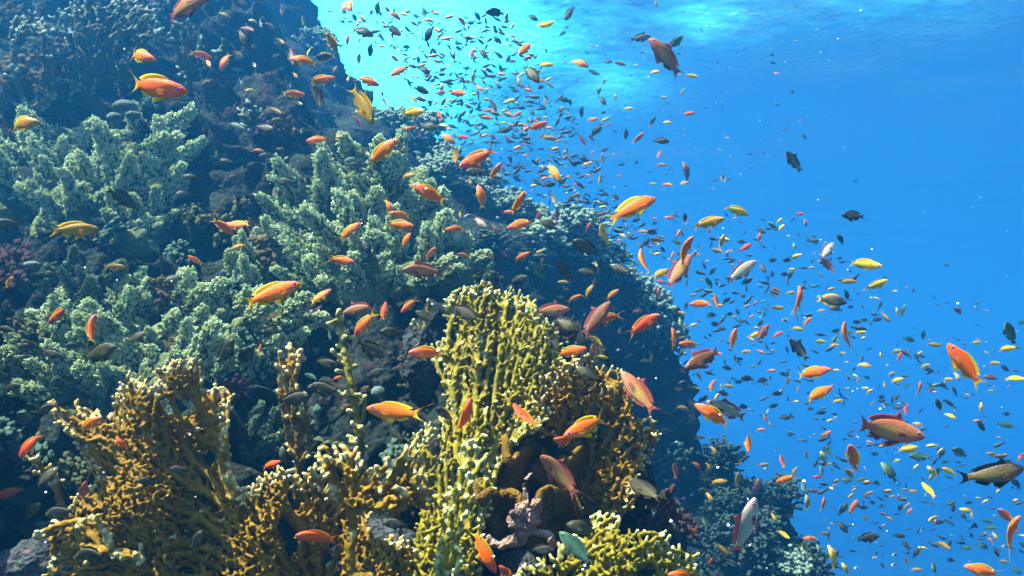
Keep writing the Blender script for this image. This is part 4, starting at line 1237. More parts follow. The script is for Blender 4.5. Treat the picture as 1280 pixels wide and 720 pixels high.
def kind_meshes(k, bi):
    key = (k, bi)
    if key in _cache: return _cache[key]
    name, cat, lab, shp, bm_, fm, cm_, em, ln, grp = KIND[k]
    mats = {'body': bm_, 'fin': fm, 'clear': cm_, 'eye': em}
    out_, allV, allQ, allT, allA, mi = [], [], [], [], [], []
    off = 0
    for pn, dat, mk, _ in fish_parts(shp):
        if pn == 'body':
            V, Fq, Ft = dat; A = np.zeros(len(V))
        elif pn == 'eye':
            V, Ft, A = dat; Fq = np.zeros((0, 4), int)
        else:
            V, Fq, A = dat; Ft = np.zeros((0, 3), int)
        V = bend_pts(V, BENDS[bi])
        Fs = [f for f in (Fq, Ft) if len(f)]
        out_.append((pn, make_mesh(name + '_' + pn, V, Fs, mats[mk], attr={'tip': A})))
        allV.append(V); allA.append(A)
        allQ.append(Fq + off); allT.append(Ft + off)
        mi.append((len(Fq), len(Ft), list(mats).index(mk)))
        off += len(V)
    me = make_mesh(name, np.concatenate(allV), [f for f in (np.concatenate(allQ), np.concatenate(allT)) if len(f)], None, attr={'tip': np.concatenate(allA)})
    for q in mats.values(): me.materials.append(q)
    idx_ = np.concatenate([np.full(a, i) for a, b_, i in mi] + [np.full(b_, i) for a, b_, i in mi]).astype(np.int32)
    if len(idx_) == len(me.polygons): me.polygons.foreach_set('material_index', idx_)
    _cache[key] = (out_, me)
    return _cache[key]
# ---- where the fish are: picture tile (320 x 180, enlarged four times), then x, y, length, heading in degrees, kind [, yaw, roll]
FISH = '''
0: 765 435 365 -8 O|largest orange anthias above the topmost cream coral, long yellow lyre tail; 700 280 185 -15 O|orange anthias swimming just above the larger yellow-tailed one; 1000 275 115 -15 O; 1040 315 60 -60 O 30; 1125 305 115 -112 R
0: 920 40 300 22 M|brownish male anthias cut by the top edge over the dark upper reef; 1120 75 70 -30 A; 1215 190 130 -60 D; 1245 150 100 170 N; 1190 270 58 -35 Y; 1190 350 60 170 G; 1205 400 44 100 B; 1272 325 40 120 B; 1068 415 110 190 D; 1260 455 60 180 Y 40; 1195 635 100 160 G; 1265 105 50 170 Y; 350 170 80 -85 B; 110 620 210 5 A 20
1: 455 20 100 -60 O 50; 240 305 150 172 O; 325 400 140 10 O; 185 470 118 -5 O; 555 405 130 -20 O; 530 520 245 -62 A 0 20|tall ochre anthias diving before the blue wall, long yellow tail raised; 780 565 120 8 Y 40; 310 700 120 185 O; 505 605 75 -65 O; 310 490 150 110 D; 180 280 112 -80 N; 265 255 66 -100 Y 0 50; 350 285 112 185 K; 375 205 124 -62 A; 460 195 60 -100 O; 515 300 62 85 Y 40; 517 195 40 -90 R; 575 245 75 -100 S
1: 530 160 118 -20 D; 685 150 100 -35 D; 720 355 104 207 R; 870 165 92 245 S; 1200 65 104 175 S; 1255 85 60 -100 A; 1035 115 66 130 O 40; 690 75 78 -38 R; 610 35 74 -95 S; 580 60 38 -120 S; 622 68 38 -100 R; 490 85 52 -60 D; 840 60 56 -85 D; 795 78 40 -50 S; 880 55 42 -45 S; 870 105 62 175 O; 1105 78 58 -60 S; 1112 115 42 5 G; 1195 150 46 -60 S; 1205 200 56 -40 S; 1060 187 56 0 Y; 915 220 36 60 R; 890 255 46 -55 S
1: 755 235 46 178 S; 690 235 36 -50 S; 710 238 32 90 Y; 690 290 56 -35 R; 1010 240 42 -40 S; 985 270 58 -75 S; 1080 270 62 70 R; 1130 265 74 -40 D; 1157 290 32 -60 S; 835 350 84 -25 S; 812 305 50 95 S; 855 385 36 10 R; 820 450 92 -20 D; 915 465 66 10 O; 930 440 50 95 Y; 1020 468 102 178 O; 1115 440 56 -35 R; 1087 395 62 85 Y; 1062 408 46 172 R; 1025 395 62 -45 S; 1215 438 38 10 G; 1250 487 34 20 G; 1120 678 42 100 G; 975 420 46 175 G; 1028 510 46 -90 G
1: 855 630 108 -10 D; 780 640 62 190 R; 815 675 52 70 O; 955 690 104 -35 O; 915 570 58 -60 R; 905 600 32 80 S; 1018 600 48 80 S; 1160 590 74 172 R; 1190 530 62 -70 R; 1155 555 62 12 R; 1235 655 84 10 D; 1030 685 62 -5 R; 790 495 54 -50 A; 935 515 54 60 A; 955 570 36 -60 S; 1115 540 42 205 S; 1262 570 60 -30 O; 1260 300 52 70 S; 1222 340 48 -70 S; 1256 695 60 -60 R; 930 350 50 30 D; 1055 345 36 60 S; 1140 335 36 0 G; 880 405 40 35 S; 870 520 44 100 S; 1075 560 40 60 S; 400 575 34 90 B; 218 518 40 170 B; 172 425 34 90 B; 30 110 60 75 B; 70 130 62 -40 A; 95 280 48 20 Y; 235 105 50 100 Y; 120 205 60 -30 A; 395 350 46 60 A; 195 375 44 -50 A; 460 395 44 -90 Y; 640 505 50 -70 A; 632 475 34 90 B; 550 465 46 -80 D; 230 655 40 60 B; 195 665 62 100 D; 128 608 112 178 D; 415 685 48 10 A; 35 640 110 -5 D; 90 555 90 -20 A; 395 430 30 30 B; 130 50 56 -90 A
2: 70 240 112 225 O 25|red-orange anthias with raised tail against the bright surface glow; 160 125 112 20 Y; 290 65 92 232 S; 100 88 66 -25 S; 250 170 46 32 G; 165 325 84 0 Y 20; 95 365 132 -50 D; 335 315 106 -25 O; 405 362 72 -15 G; 475 308 56 -5 S; 535 318 76 -10 A; 640 190 116 8 V; 775 295 270 130 M 8 6|largest brownish-red male anthias high in open water just under the surface; 815 215 112 42 G; 710 362 60 10 Y; 893 380 68 -3 Y; 720 18 42 -90 Y; 258 235 32 -60 N; 170 250 34 -70 Y; 188 425 52 -35 A; 130 408 66 8 A; 140 438 42 40 S; 42 430 50 -20 A
2: 255 500 68 -10 D; 290 508 42 -75 S; 350 555 64 -95 S; 448 500 66 -50 S; 435 455 52 80 G; 460 410 42 65 Y; 517 487 36 100 Y; 580 543 52 0 Y; 755 487 46 0 Y; 850 465 46 60 Y; 775 612 52 -10 Y; 455 565 36 20 S; 465 600 62 20 A; 400 598 64 5 R; 97 560 48 -50 S; 88 607 46 0 S; 125 632 114 22 O; 180 690 88 -10 A; 282 600 30 0 S; 283 655 38 0 S; 295 675 42 10 S; 420 660 86 45 D; 392 688 50 -40 A; 350 700 62 -55 O; 628 695 84 50 O 0 40; 700 612 72 55 G 0 30; 568 665 62 -90 D; 740 706 88 0 S; 880 570 68 10 R; 22 575 62 32 R; 75 700 54 60 A; 165 505 48 -95 A; 130 520 28 50 S; 280 555 38 90 G; 128 598 40 25 S; 235 558 34 70 S; 95 450 30 80 A; 8 680 40 -60 S; 20 650 34 20 S
4: 1110 410 135 -38 O; 1190 405 150 178 O|orange anthias facing the reef, crossing in front of its twin over the dark gap; 980 585 86 146 O; 360 430 230 2 A 0|blurred dusky anthias with a pale snout patch beneath the topmost cream coral; 285 445 60 10 B; 600 265 175 -35 D|olive-brown damselfish with black tail over the topmost cream coral; 50 400 150 180 D; 775 520 92 128 G; 580 460 64 -70 G; 955 165 90 180 D; 925 250 84 180 D; 1195 515 92 200 A; 850 680 112 10 D; 45 690 74 50 Y 0 60; 1140 90 84 170 D; 1190 170 84 175 D; 570 615 110 0 A; 840 560 60 -60 G; 260 650 80 170 D
5: 625 45 215 38 O|orange anthias climbing along the front of the tall pale coral’s peak; 515 108 84 170 D; 870 250 205 152 O|large orange anthias with violet eye at the tall pale coral’s outer edge; 465 440 142 38 O; 420 583 145 -5 O; 715 405 155 -5 O; 725 355 112 170 O; 660 305 84 -60 O; 750 485 94 62 O; 1125 265 132 105 O 0 20; 995 50 102 -85 A 0 30; 1070 195 58 -75 A; 1110 70 208 205 R|large red-orange anthias nosing down beside the school’s dense heart; 1195 140 112 58 O 0 30; 1110 138 124 180 D; 1237 130 54 -70 R; 1000 425 106 185 O; 1118 390 106 -40 P; 1195 425 64 -60 O; 1035 558 66 170 O 35; 1235 548 64 -30 O; 1175 560 54 -60 O
5: 845 635 220 178 M|dim rose male anthias between the tall pale coral and the olive bush; 870 552 92 50 O 0 30; 545 505 112 -60 S; 800 520 74 -95 G; 20 35 66 172 O; 65 60 92 180 D; 130 30 62 175 D; 160 190 112 176 D; 35 230 84 -25 D; 115 250 62 100 D; 810 48 76 -30 G; 760 160 82 8 A; 680 200 84 5 D; 950 125 62 60 D; 990 197 64 20 Y; 1060 290 64 175 D; 1255 340 58 10 R; 735 25 34 60 Y; 1140 460 34 10 Y; 225 440 44 -80 B; 460 80 70 20 G; 1020 350 40 -80 Y; 1055 360 44 10 B; 1225 300 30 60 B; 1160 275 36 50 S; 1225 245 46 30 S; 660 330 40 80 O
6: 595 325 280 23 O|large orange anthias with arched back and dark dorsal edge before the far crest; 1120 332 140 -20 Y|bright lemon-yellow anthias alone in open water, deep body; 980 395 158 15 A|ochre-yellow anthias level with the lemon-yellow one, closer to the school; 865 540 170 62 O 0 45; 205 140 132 -55 A 0 20; 460 455 120 105 Y 0 30; 30 300 145 63 O 0 35; 48 402 152 195 O; 375 520 165 152 D|dark olive damselfish with forked black tail before the far crest; 250 620 135 -48 D; 125 630 114 -50 G; 380 642 102 172 D; 548 628 118 158 D; 28 680 104 20 D; 45 567 98 30 O; 190 408 114 150 D; 655 590 138 98 O 0 50; 740 650 112 28 A; 1140 642 200 36 P|pale greenish male anthias with pink head climbing away from the far crest; 985 697 74 120 G; 1050 495 84 80 Y 30; 1030 535 70 170 A
6: 1165 520 82 32 R; 1150 490 52 175 S; 1250 617 64 -55 D; 872 142 114 108 N 0 30; 1055 175 52 100 K; 735 55 54 60 R; 745 105 58 0 A; 545 105 42 10 S; 460 30 48 15 S; 780 205 60 178 O; 860 195 54 5 A; 700 200 42 10 Y; 440 172 62 -90 Y; 375 100 62 25 A; 455 75 56 100 Y; 145 137 64 42 S; 120 190 64 -30 D; 180 205 80 8 S; 250 192 64 50 S; 320 203 44 15 R; 205 270 64 -70 A; 305 260 66 10 D; 300 280 60 172 S; 330 265 50 80 A; 437 350 68 12 S; 375 293 48 0 S; 440 288 38 178 S; 617 382 54 20 S; 600 352 48 10 S; 790 370 60 178 R; 710 375 42 5 A; 712 398 38 30 S; 650 438 60 0 R; 705 445 64 172 S; 735 480 80 172 S; 820 490 58 -20 G; 550 455 44 -30 Y; 525 420 38 10 S; 320 418 70 176 S; 383 415 64 65 R; 225 365 84 85 N; 345 390 48 -80 S; 515 262 54 -40 S; 920 550 48 -20 A; 945 520 28 90 R; 985 440 40 95 A; 865 375 64 95 K; 135 540 52 20 Y; 150 590 38 80 O; 262 692 64 176 Y; 430 635 40 80 O; 420 600 44 95 Y; 410 695 54 80 R; 750 525 46 -40 S; 715 545 42 40 S; 665 500 62 40 S; 140 25 38 0 S; 235 45 34 -70 S; 125 90 54 65 A; 265 70 54 50 A; 20 118 50 10 S; 55 120 34 0 S; 18 170 54 -30 S; 12 230 48 20 S; 1235 465 54 70 O; 1240 435 60 -20 S; 335 170 32 0 S; 620 95 36 45 S; 535 158 38 -20 R; 565 212 34 10 S; 160 465 60 0 S; 250 540 50 30 S; 500 600 48 100 G; 360 680 50 0 S; 560 690 44 10 S; 740 690 60 -10 R; 130 360 48 60 R; 850 450 34 -60 S; 1075 560 36 65 S; 1000 640 50 55 S; 1170 690 70 30 S; 640 505 44 -60 S
7: 130 92 136 122 V|slim silvery-olive male anthias alone beneath the surface ripples, nose up; 430 360 128 174 S|blue-grey slim damselfish swimming level high in open water; 365 482 78 130 S; 292 540 130 52 P 0 -15|white-bellied male anthias rolling over the red-tailed one in mid-water; 300 608 110 128 N; 480 602 160 -6 Y|orange-yellow anthias alone below the rolling pale male; 395 690 86 4 A; 540 705 118 24 Y; 155 350 52 5 R; 188 390 48 -90 K; 65 418 52 45 Y; 130 505 48 -80 G; 140 560 58 15 Y; 100 582 60 178 S; 20 580 48 10 S; 355 572 36 10 S; 585 668 34 -30 S; 240 542 28 0 N; 80 652 52 0 S; 112 660 64 70 G; 18 658 36 20 S; 890 607 30 0 S; 437 187 28 0 S
8: 300 130 158 217 O|orange anthias diving at the wide grey-green coral’s outer shoulder; 458 212 158 76 O 0 45|slim orange anthias standing nose-up before the wide grey-green coral; 490 328 215 22 D|large olive damselfish over the wide grey-green coral, trailing black tail; 675 250 124 25 D; 385 290 94 175 D; 145 295 114 178 D; 250 325 114 -20 D; 1125 325 170 58 D; 1225 345 160 52 D; 50 500 124 15 D; 100 660 156 8 D; 215 610 114 22 D; 445 685 155 33 O|orange anthias climbing past the mustard fan’s pale upper tips; 45 210 94 170 D; 950 115 74 175 D
9: 68 35 310 21 O|largest orange anthias on this reef, violet-eyed, above the wide grey-green coral; 320 45 134 35 O; 545 180 170 232 O|orange anthias diving steeply beside the slender upright stem; 770 85 118 220 O; 640 120 104 80 R; 520 105 190 195 M|dim rose male anthias half hidden in shade over the slender stem; 860 325 190 178 O|bright orange anthias facing the pale spur left of the olive bush; 565 300 180 -32 D; 845 145 114 148 D; 1035 118 155 -30 D; 710 40 94 75 D; 345 375 145 -10 D; 350 505 190 176 D; 180 555 170 10 D; 585 430 124 20 D; 690 220 136 178 D; 85 210 94 0 D 45; 20 310 64 80 O; 700 622 285 172 O|large orange anthias with yellow belly fins in the centre hollow; 950 635 124 145 K; 1045 650 210 76 O 0 40|curved slim orange anthias nosing up against the olive bush’s foot; 280 445 84 160 G; 370 225 74 -85 G; 405 450 54 20 R
10: 190 115 205 5 M|rose male anthias heading seaward just off the olive bush’s top; 265 180 160 -32 D; 480 150 165 200 O|orange anthias crossing before the maroon male off the olive bush; 415 165 250 52 N|maroon male anthias climbing steeply behind the crossing orange anthias; 655 185 190 32 R|blurry red anthias climbing before the dark far wall; 828 -72 240 55 M|large reddish male anthias climbing at the far wall’s outer edge; 810 262 134 100 O 0 50; 885 280 108 178 O; 945 80 118 180 O; 1020 70 74 95 O; 965 350 240 208 N|dark maroon male anthias nosing down off the far wall’s foot; 1105 260 124 75 O; 640 535 285 128 M|rose male anthias gliding over the net-like fire coral’s outer rim; 1010 640 220 148 O -8|brightest red-orange anthias overlapping the pale male above the knoll; 1085 615 250 157 P 5|pale silver-green male anthias partly hidden behind the bright orange one
10: 500 35 88 40 O; 310 55 84 30 O; 245 45 44 170 Y; 385 20 84 62 A; 735 30 64 100 O; 290 320 170 14 O|orange anthias heading seaward just over the net-like fire coral; 410 315 74 100 O; 415 260 96 -40 Y; 450 345 64 -10 Y; 385 435 145 150 D; 580 340 54 30 A; 695 355 54 90 Y; 660 365 60 5 A; 620 120 74 10 N; 1000 490 74 60 O; 1080 490 64 -10 Y; 835 507 50 170 O 30; 850 600 68 -10 A; 1180 455 78 174 S; 1245 465 72 10 D; 880 467 48 0 S; 1070 400 64 -15 D; 1165 320 58 10 A; 1215 235 84 20 Y; 1250 230 124 55 N; 1000 135 58 175 S; 1010 180 58 -10 S; 1140 165 54 -10 G; 1070 65 54 40 S; 900 37 42 5 A; 1125 115 44 -60 S; 1170 95 48 25 A; 1215 80 44 65 A; 905 185 48 15 Y; 840 165 64 -80 G; 845 330 54 60 D; 1050 525 74 -15 D; 1150 595 64 0 S; 950 560 74 40 S; 1265 650 54 -60 O; 1240 710 54 10 O; 65 645 175 130 R 0 40|thin red anthias slanting down between olive bush and net-like coral; 380 690 265 203 O|vivid red-orange anthias swimming in front of the net-like fire coral; 270 765 130 170 R 45|red anthias facing the camera under the vivid orange one
10: 540 210 34 60 B; 625 272 34 20 B; 657 288 30 80 B; 535 310 34 10 B; 735 195 40 20 B; 362 130 28 80 B; 278 272 32 -30 B; 775 355 28 0 B; 745 300 30 5 A; 830 120 60 95 S; 870 95 50 80 G; 1240 180 50 55 S; 1045 205 50 5 S; 1000 60 40 30 A; 1085 130 46 0 S; 1200 390 46 -10 G; 1130 470 50 10 S
11: 990 395 290 128 O|big orange anthias with lemon throat in open water, biggest among the far fish; 1120 450 84 170 N; 220 425 168 12 O|orange anthias swimming level over the school’s lower edge; 250 532 168 28 O|orange anthias climbing just below the level orange one; 150 70 165 86 O 0 55|slim orange anthias hanging upright at mid-water, thin as a finger; 390 245 160 94 O 0 50|slim orange anthias upright with bent tail, isolated in mid-water; 155 310 155 128 V|olive male anthias with dark forked tail nosing up in mid-water; 310 62 150 -8 K|dark damselfish with pale yellow tail fading into mid-water; 955 120 78 142 N; 1210 230 135 105 G 20; 1265 175 64 10 G; 455 225 72 10 Y; 700 257 78 -15 G; 778 230 58 -95 G; 1040 275 68 5 Y; 1190 305 98 8 Y; 1125 378 74 5 Y; 1180 400 64 -30 D; 1230 455 92 0 Y; 255 270 78 0 Y; 330 262 54 5 Y; 330 287 54 5 Y
11: 390 30 64 -70 D; 345 105 78 175 S; 265 115 48 5 A; 540 160 66 15 S; 485 160 44 175 S; 440 170 54 0 S; 410 95 44 10 S; 675 115 68 70 G; 645 120 44 95 Y; 640 318 68 5 Y; 658 345 68 65 R; 480 387 74 -10 A; 780 395 74 20 Y; 800 412 64 -10 S; 645 462 78 15 Y; 825 285 78 -5 A; 755 510 90 82 O 0 40; 855 590 84 112 K; 910 640 64 -25 Y; 870 485 54 -10 S; 895 457 54 5 Y; 945 440 54 -60 A; 815 515 38 50 R; 690 488 44 10 G; 490 445 44 -10 G; 620 428 48 5 A; 565 545 48 0 S; 565 565 48 5 S; 645 598 54 0 S; 640 550 54 50 D; 345 567 64 10 Y; 690 610 64 85 R; 1060 685 78 -50 S; 1180 685 84 -10 G; 1065 600 54 90 Y; 1110 515 44 5 Y; 1190 630 44 0 S; 40 100 78 0 A; 110 25 58 10 Y; 35 10 64 -20 O; 80 160 38 15 Y; 145 205 74 -10 Y; 195 170 64 40 R; 335 215 48 20 S; 45 235 64 30 R; 580 705 430 -11 M|largest rose male anthias, long lyre tail raised, in blue water; 20 30 60 -30 A; 75 430 50 -20 S; 100 470 60 80 Y; 40 530 70 5 S; 25 590 56 20 S; 260 625 64 10 S; 80 650 70 0 S; 150 510 40 70 A; 210 605 40 0 S; 370 325 40 0 Y; 565 340 38 100 Y; 740 340 40 -40 S; 430 405 36 60 G; 400 445 44 -60 A; 450 465 40 85 A; 580 590 40 -60 A; 520 580 34 40 A; 745 680 50 -10 A
12: 150 65 160 232 R|dim orange anthias diving into the dark hollow at the frame side; 50 305 150 195 R|orange anthias half out of frame in the darkest corner of the reef; 420 300 124 80 M 25; 145 410 175 40 D; 310 402 190 190 D; 610 60 94 130 R; 230 230 144 40 D; 980 550 144 60 D; 470 615 210 185 D; 750 250 124 175 D; 900 185 94 180 D; 60 90 140 5 D
13: 310 525 215 176 R|blurry red-orange anthias facing away from the antler-like coral over the fan; 75 165 110 20 R; 140 130 120 100 D; 1135 590 260 -61 O|slender orange-yellow anthias diving beside the white-tipped finger column; 1250 705 110 130 R 40; 710 460 156 178 D
14: 245 225 300 133 M|pink-red male anthias gliding over the folded brown plates; 670 295 200 146 D|dusky damselfish leaving the net-like coral for open water; 325 590 240 134 G|grey-green chromis beside the pinkish sponge, largest of its colour; 365 485 200 165 D; 145 590 136 0 S; 850 715 150 178 R; 1165 490 350 73 P 0 15|slim pale male anthias rising steeply over the low knoll; 1225 280 94 82 N; 935 30 64 0 O; 815 195 88 95 R; 1010 95 66 -60 A; 920 165 64 -40 O; 985 175 64 -65 A; 1130 240 88 86 A; 1035 250 88 5 A; 755 310 48 -70 Y; 985 325 64 -55 A; 960 435 74 -70 G; 905 490 54 -20 R; 1045 585 94 -40 A; 1180 50 98 -85 O; 1255 165 64 10 A; 770 245 32 40 A; 710 400 44 80 B; 860 332 32 10 B; 900 310 34 60 B; 945 288 30 10 B; 1195 565 34 20 B; 1045 435 30 60 B; 1180 330 30 90 B; 990 650 50 60 R
15: 1110 215 345 12 V|large dark olive male anthias with streaming tail in deep water; 425 130 150 103 O 35|orange anthias facing the camera nose-up beneath the largest rose male; 610 205 122 130 G; 1215 512 210 63 O 0 40|curved orange anthias nosing up at the frame edge in deep water; 1190 420 118 140 R; 1080 697 200 165 O|orange anthias along the bottom edge in deep water; 325 635 145 110 Y 0 35; 390 690 80 122 Y; 700 85 114 8 Y; 765 125 114 175 G; 960 105 104 150 G; 825 205 94 130 Y; 910 200 94 150 Y; 805 295 94 130 Y; 425 380 94 65 O; 375 390 84 60 D; 275 370 94 85 O 0 35; 195 360 94 95 A; 95 235 104 195 O; 70 150 74 100 O; 130 205 70 60 A; 300 100 78 130 G; 265 185 64 -80 G; 175 265 68 -75 G
15: 30 430 64 -60 Y; 70 510 78 -30 Y; 100 420 54 -15 A; 215 533 74 180 O; 190 110 54 -70 A; 285 15 74 35 O; 370 475 94 -45 V; 495 530 118 10 S; 285 510 64 -10 A; 255 225 64 178 R; 235 298 68 170 N; 1120 110 64 178 A; 1265 125 60 40 R; 1200 155 78 175 S; 1240 260 74 130 S; 920 370 64 -75 S; 1000 395 78 165 Y; 970 415 54 -40 S; 1095 445 54 -10 G; 1105 480 64 0 G; 1135 520 54 -60 Y; 1070 570 78 -20 G; 990 580 74 0 G; 1270 565 64 -40 G; 870 565 78 -25 A; 910 560 44 80 S; 650 520 64 0 S; 740 610 64 60 S; 825 670 74 -75 G; 740 690 64 0 A; 485 430 54 -35 Y; 685 560 54 -50 S; 690 640 54 -50 A; 1175 650 64 -10 A; 1235 690 64 -30 G; 540 252 54 -40 G; 650 330 38 60 O; 720 298 54 0 A; 705 400 48 60 R; 680 290 42 10 A; 630 615 40 10 B; 625 665 42 10 B; 770 490 34 60 B; 440 680 32 10 B; 265 130 46 0 G; 110 15 40 5 S; 530 110 50 0 S; 640 145 44 20 Y; 500 310 60 25 A; 520 352 44 -20 S; 565 372 34 40 S; 590 322 30 -40 S; 690 375 48 40 A; 850 200 50 90 S; 870 110 64 70 S; 1000 355 44 10 S; 880 150 50 5 G; 250 575 50 -70 G; 185 575 70 90 A; 330 270 40 10 A; 390 240 74 0 G; 460 240 64 10 G; 400 200 90 -50 A; 660 380 50 60 S; 530 630 36 10 Y; 570 665 34 -60 S; 910 640 54 -10 S; 1030 465 54 -40 S; 1015 515 40 -60 S; 850 455 60 10 S
3: 20 275 30 0 S; 120 458 34 -30 S; 180 680 40 -60 S; 22 315 34 0 S; 100 615 26 30 S
'''
# ---- read the list
fish = []
for line in FISH.strip().splitlines():
    t, rest = line.split(':', 1)
    t = int(t); ox, oy = (t % 4) * 320, (t // 4) * 180
    for e in rest.split(';'):
        q = e.split('|')
        p = q[0].split()
        X, Y, Lz, A_, K_ = float(p[0]), float(p[1]), float(p[2]), float(p[3]), p[4]
        fish.append(dict(px=ox + X / 4, py=oy + Y / 4, L=Lz / 4, ang=A_, k=K_, yaw=float(p[5]) if len(p) > 5 else None, roll=float(p[6]) if len(p) > 6 else None, label=q[1].strip() if len(q) > 1 else None))

# ---- words for the labels: what each fish swims by
def place_words(x, y):
    if x < 330 and y < 125: return 'over the dark upper reef'
    if x < 290 and y < 300: return 'by the topmost cream coral'
    if y < 185 and (x < 400 or (x < 515 and y > (x - 385) * 0.85)): return 'before the blue-shaded wall'
    if x < 340 and y < 345: return 'in the shaded coral gap'
    if y < 100 and x < 700: return 'below the surface glow'
    if x >= 700 and y < 110: return 'below the surface ripples'
    if 480 <= x < 700 and y < 260 and y < 185 + (x - 480) * 0.45: return 'in the crest school'
    if x >= 700 and y < 185: return 'in bright upper water'
    if x < 590 and y < 370: return 'before the tall pale coral'
    if x < 840 and y < (250 if x < 740 else 300): return 'off the sunlit crest'
    if 590 <= x < 845 and y < 480: return 'before the far wall'
    if x < 430 and y < 450: return 'before the grey-green coral'
    if x < 430: return 'around the mustard fan'
    if x < 845: return 'among the central fire corals'
    if y < 340: return 'in open blue water' if x >= 960 else 'at the school’s upper edge'
    if x < 1045 and y > 500: return 'over the low knoll'
    if x < 960: return 'just above the low knoll'
    if x < 1120 and y < 540: return 'in the mid-water school'
    if y < 500: return 'in the far blue'
    return 'in the deep blue' if x >= 1160 else 'in the deep school'
def dir_words(a):
    a = (a + 180) % 360 - 180
    for lo, hi, w in ((-22, 22, 'heading seaward'), (22, 68, 'climbing seaward'), (68, 112, 'nosing straight up'), (112, 158, 'climbing reefward'), (-68, -22, 'diving seaward'), (-112, -68, 'nosing straight down'), (-158, -112, 'diving reefward')):
        if lo <= a < hi: return w
    return 'heading reefward'
def size_word(l): return 'large' if l >= 45 else 'mid-sized' if l >= 27 else 'small' if l >= 15.5 else 'little' if l >= 11.5 else 'tiny'
groups = {}
for f in fish:
    if f['label']: continue
    f['sz'] = size_word(f['L'])
    f['where'] = place_words(f['px'], f['py'])
    f['dir'] = dir_words(f['ang'])
    key = (f['k'], f['sz'], f['where']) + (() if f['sz'] == 'tiny' else (f['dir'],))
    groups.setdefault(key, []).append(f)
NUM = {2: 'two', 3: 'three', 4: 'four', 5: 'five', 6: 'six', 7: 'seven', 8: 'eight', 9: 'nine', 10: 'ten', 11: 'eleven', 12: 'twelve'}
ORD = ['leftmost', 'second from left', 'third from left', 'fourth from left', 'fifth from left', 'sixth from left', 'seventh from left', 'eighth from left', 'ninth from left', 'tenth from left', 'eleventh from left']
for key, fs in groups.items():
    kw = KIND[key[0]][2]
    base = ' '.join([key[1], kw] + ([] if key[1] == 'tiny' else [key[3]]) + [key[2]])
    if len(fs) == 1: fs[0]['label'] = base; continue
    if key[1] == 'tiny':
        for f in fs: f['label'] = base; f['group'] = 'tiny ' + kw + ' ' + key[2]
        continue
    xs_ = [f['px'] for f in fs]; ys_ = [f['py'] for f in fs]
    if len(fs) == 2:
        if abs(ys_[0] - ys_[1]) >= abs(xs_[0] - xs_[1]):
            fs.sort(key=lambda f: f['py'])
            fs[0]['label'] = base + ', upper of the two'; fs[1]['label'] = base + ', lower of the two'
        else:
            fs.sort(key=lambda f: f['px'])
            fs[0]['label'] = base + ', nearer the reef of two'; fs[1]['label'] = base + ', farther out of two'
    else:
        fs.sort(key=lambda f: f['px'])
        n_ = len(fs)
        for i, f in enumerate(fs):
            o = ORD[i] if i < n_ - 1 else 'rightmost'
            f['label'] = base + ', ' + o + ' of ' + NUM[n_]

# ---- how far the reef is behind each of them
bpy.context.view_layer.update()
dg = bpy.context.evaluated_depsgraph_get()
def reef_depth(px, py):
    d = at(px, py, 1.0).normalized()
    o = Vector((0, 0, 0))
    for _ in range(6):
        ok, loc, nrm, i, ob, mtx = SC.ray_cast(dg, o, d)
        if not ok: return 99.0
        if ob.name in ('haze', 'water_surface', 'seabed'):
            o = loc + d * 1e-3; continue
        return loc.dot(FW)
    return 99.0
rng = np.random.default_rng(2024)
for f in fish:
    h = f['L'] * 0.42
    a = R(f['ang'])
    f['back'] = min(reef_depth(f['px'] + math.cos(a) * h * q, f['py'] - math.sin(a) * h * q + dy) for q in (-1, -0.5, 0, 0.5, 1) for dy in (-f['L'] * 0.12, f['L'] * 0.12))

# ---- build one of each kind, then copies
def place_fish(f):
    name, cat, lab, shp, bm_, fm, cm_, em, ln, grp = KIND[f['k']]
    slim = f['roll'] is not None and abs(f['roll']) > 29
    yaw = f['yaw'] if f['yaw'] is not None and f['yaw'] != 0 else float(rng.uniform(-24, 24))
    roll = f['roll'] if f['roll'] is not None else float(rng.normal(0, 9))
    ln = ln * float(rng.uniform(0.88, 1.12))
    d = FP * ln * max(0.55, math.cos(R(yaw))) / f['L']
    lim = f['back'] - ln * (0.25 + 0.5 * abs(math.sin(R(yaw)))) - 0.02
    if d > lim:
        ln *= lim / d; d = lim
    a = R(f['ang'])
    loc = at(f['px'], f['py'], d)
    # the fish's axes: nose, left side, back
    view = loc.normalized()
    r_ = FW.cross(UP).normalized() if False else RT
    ip = (RT * math.cos(a) + UP * math.sin(a))
    nose = (ip * math.cos(R(yaw)) - view * math.sin(R(yaw))).normalized()
    back = (RT * -math.sin(a) + UP * math.cos(a))
    if back.dot(UP) < 0: back = -back
    side = back.cross(nose).normalized(); back = nose.cross(side).normalized()
    q = Quaternion(nose, R(roll))
    side, back = q @ side, q @ back
    M = Matrix((nose, side, back)).transposed()
    bi = int(rng.integers(4))
    if slim: bi = 0 if rng.random() < 0.5 else 3
    parts, whole = kind_meshes(f['k'], bi)
    hero = f['L'] >= 24
    mid_ = f['L'] >= 15
    o = mesh_obj(name, parts[0][1] if hero or mid_ else whole)
    if hero or mid_:
        for pn, me in parts[1:]:
            if not hero and pn in ('pelvic_fin', 'pectoral_fin', 'anal_fin', 'eye'): continue
            mesh_obj(pn, me, o)
    o.location = loc
    o.rotation_mode = 'QUATERNION'
    o.rotation_quaternion = M.to_quaternion()
    o.scale = (ln, ln, ln)
    tag(o, f['label'], cat, f.get('group', grp))
for f in fish:
    place_fish(f)

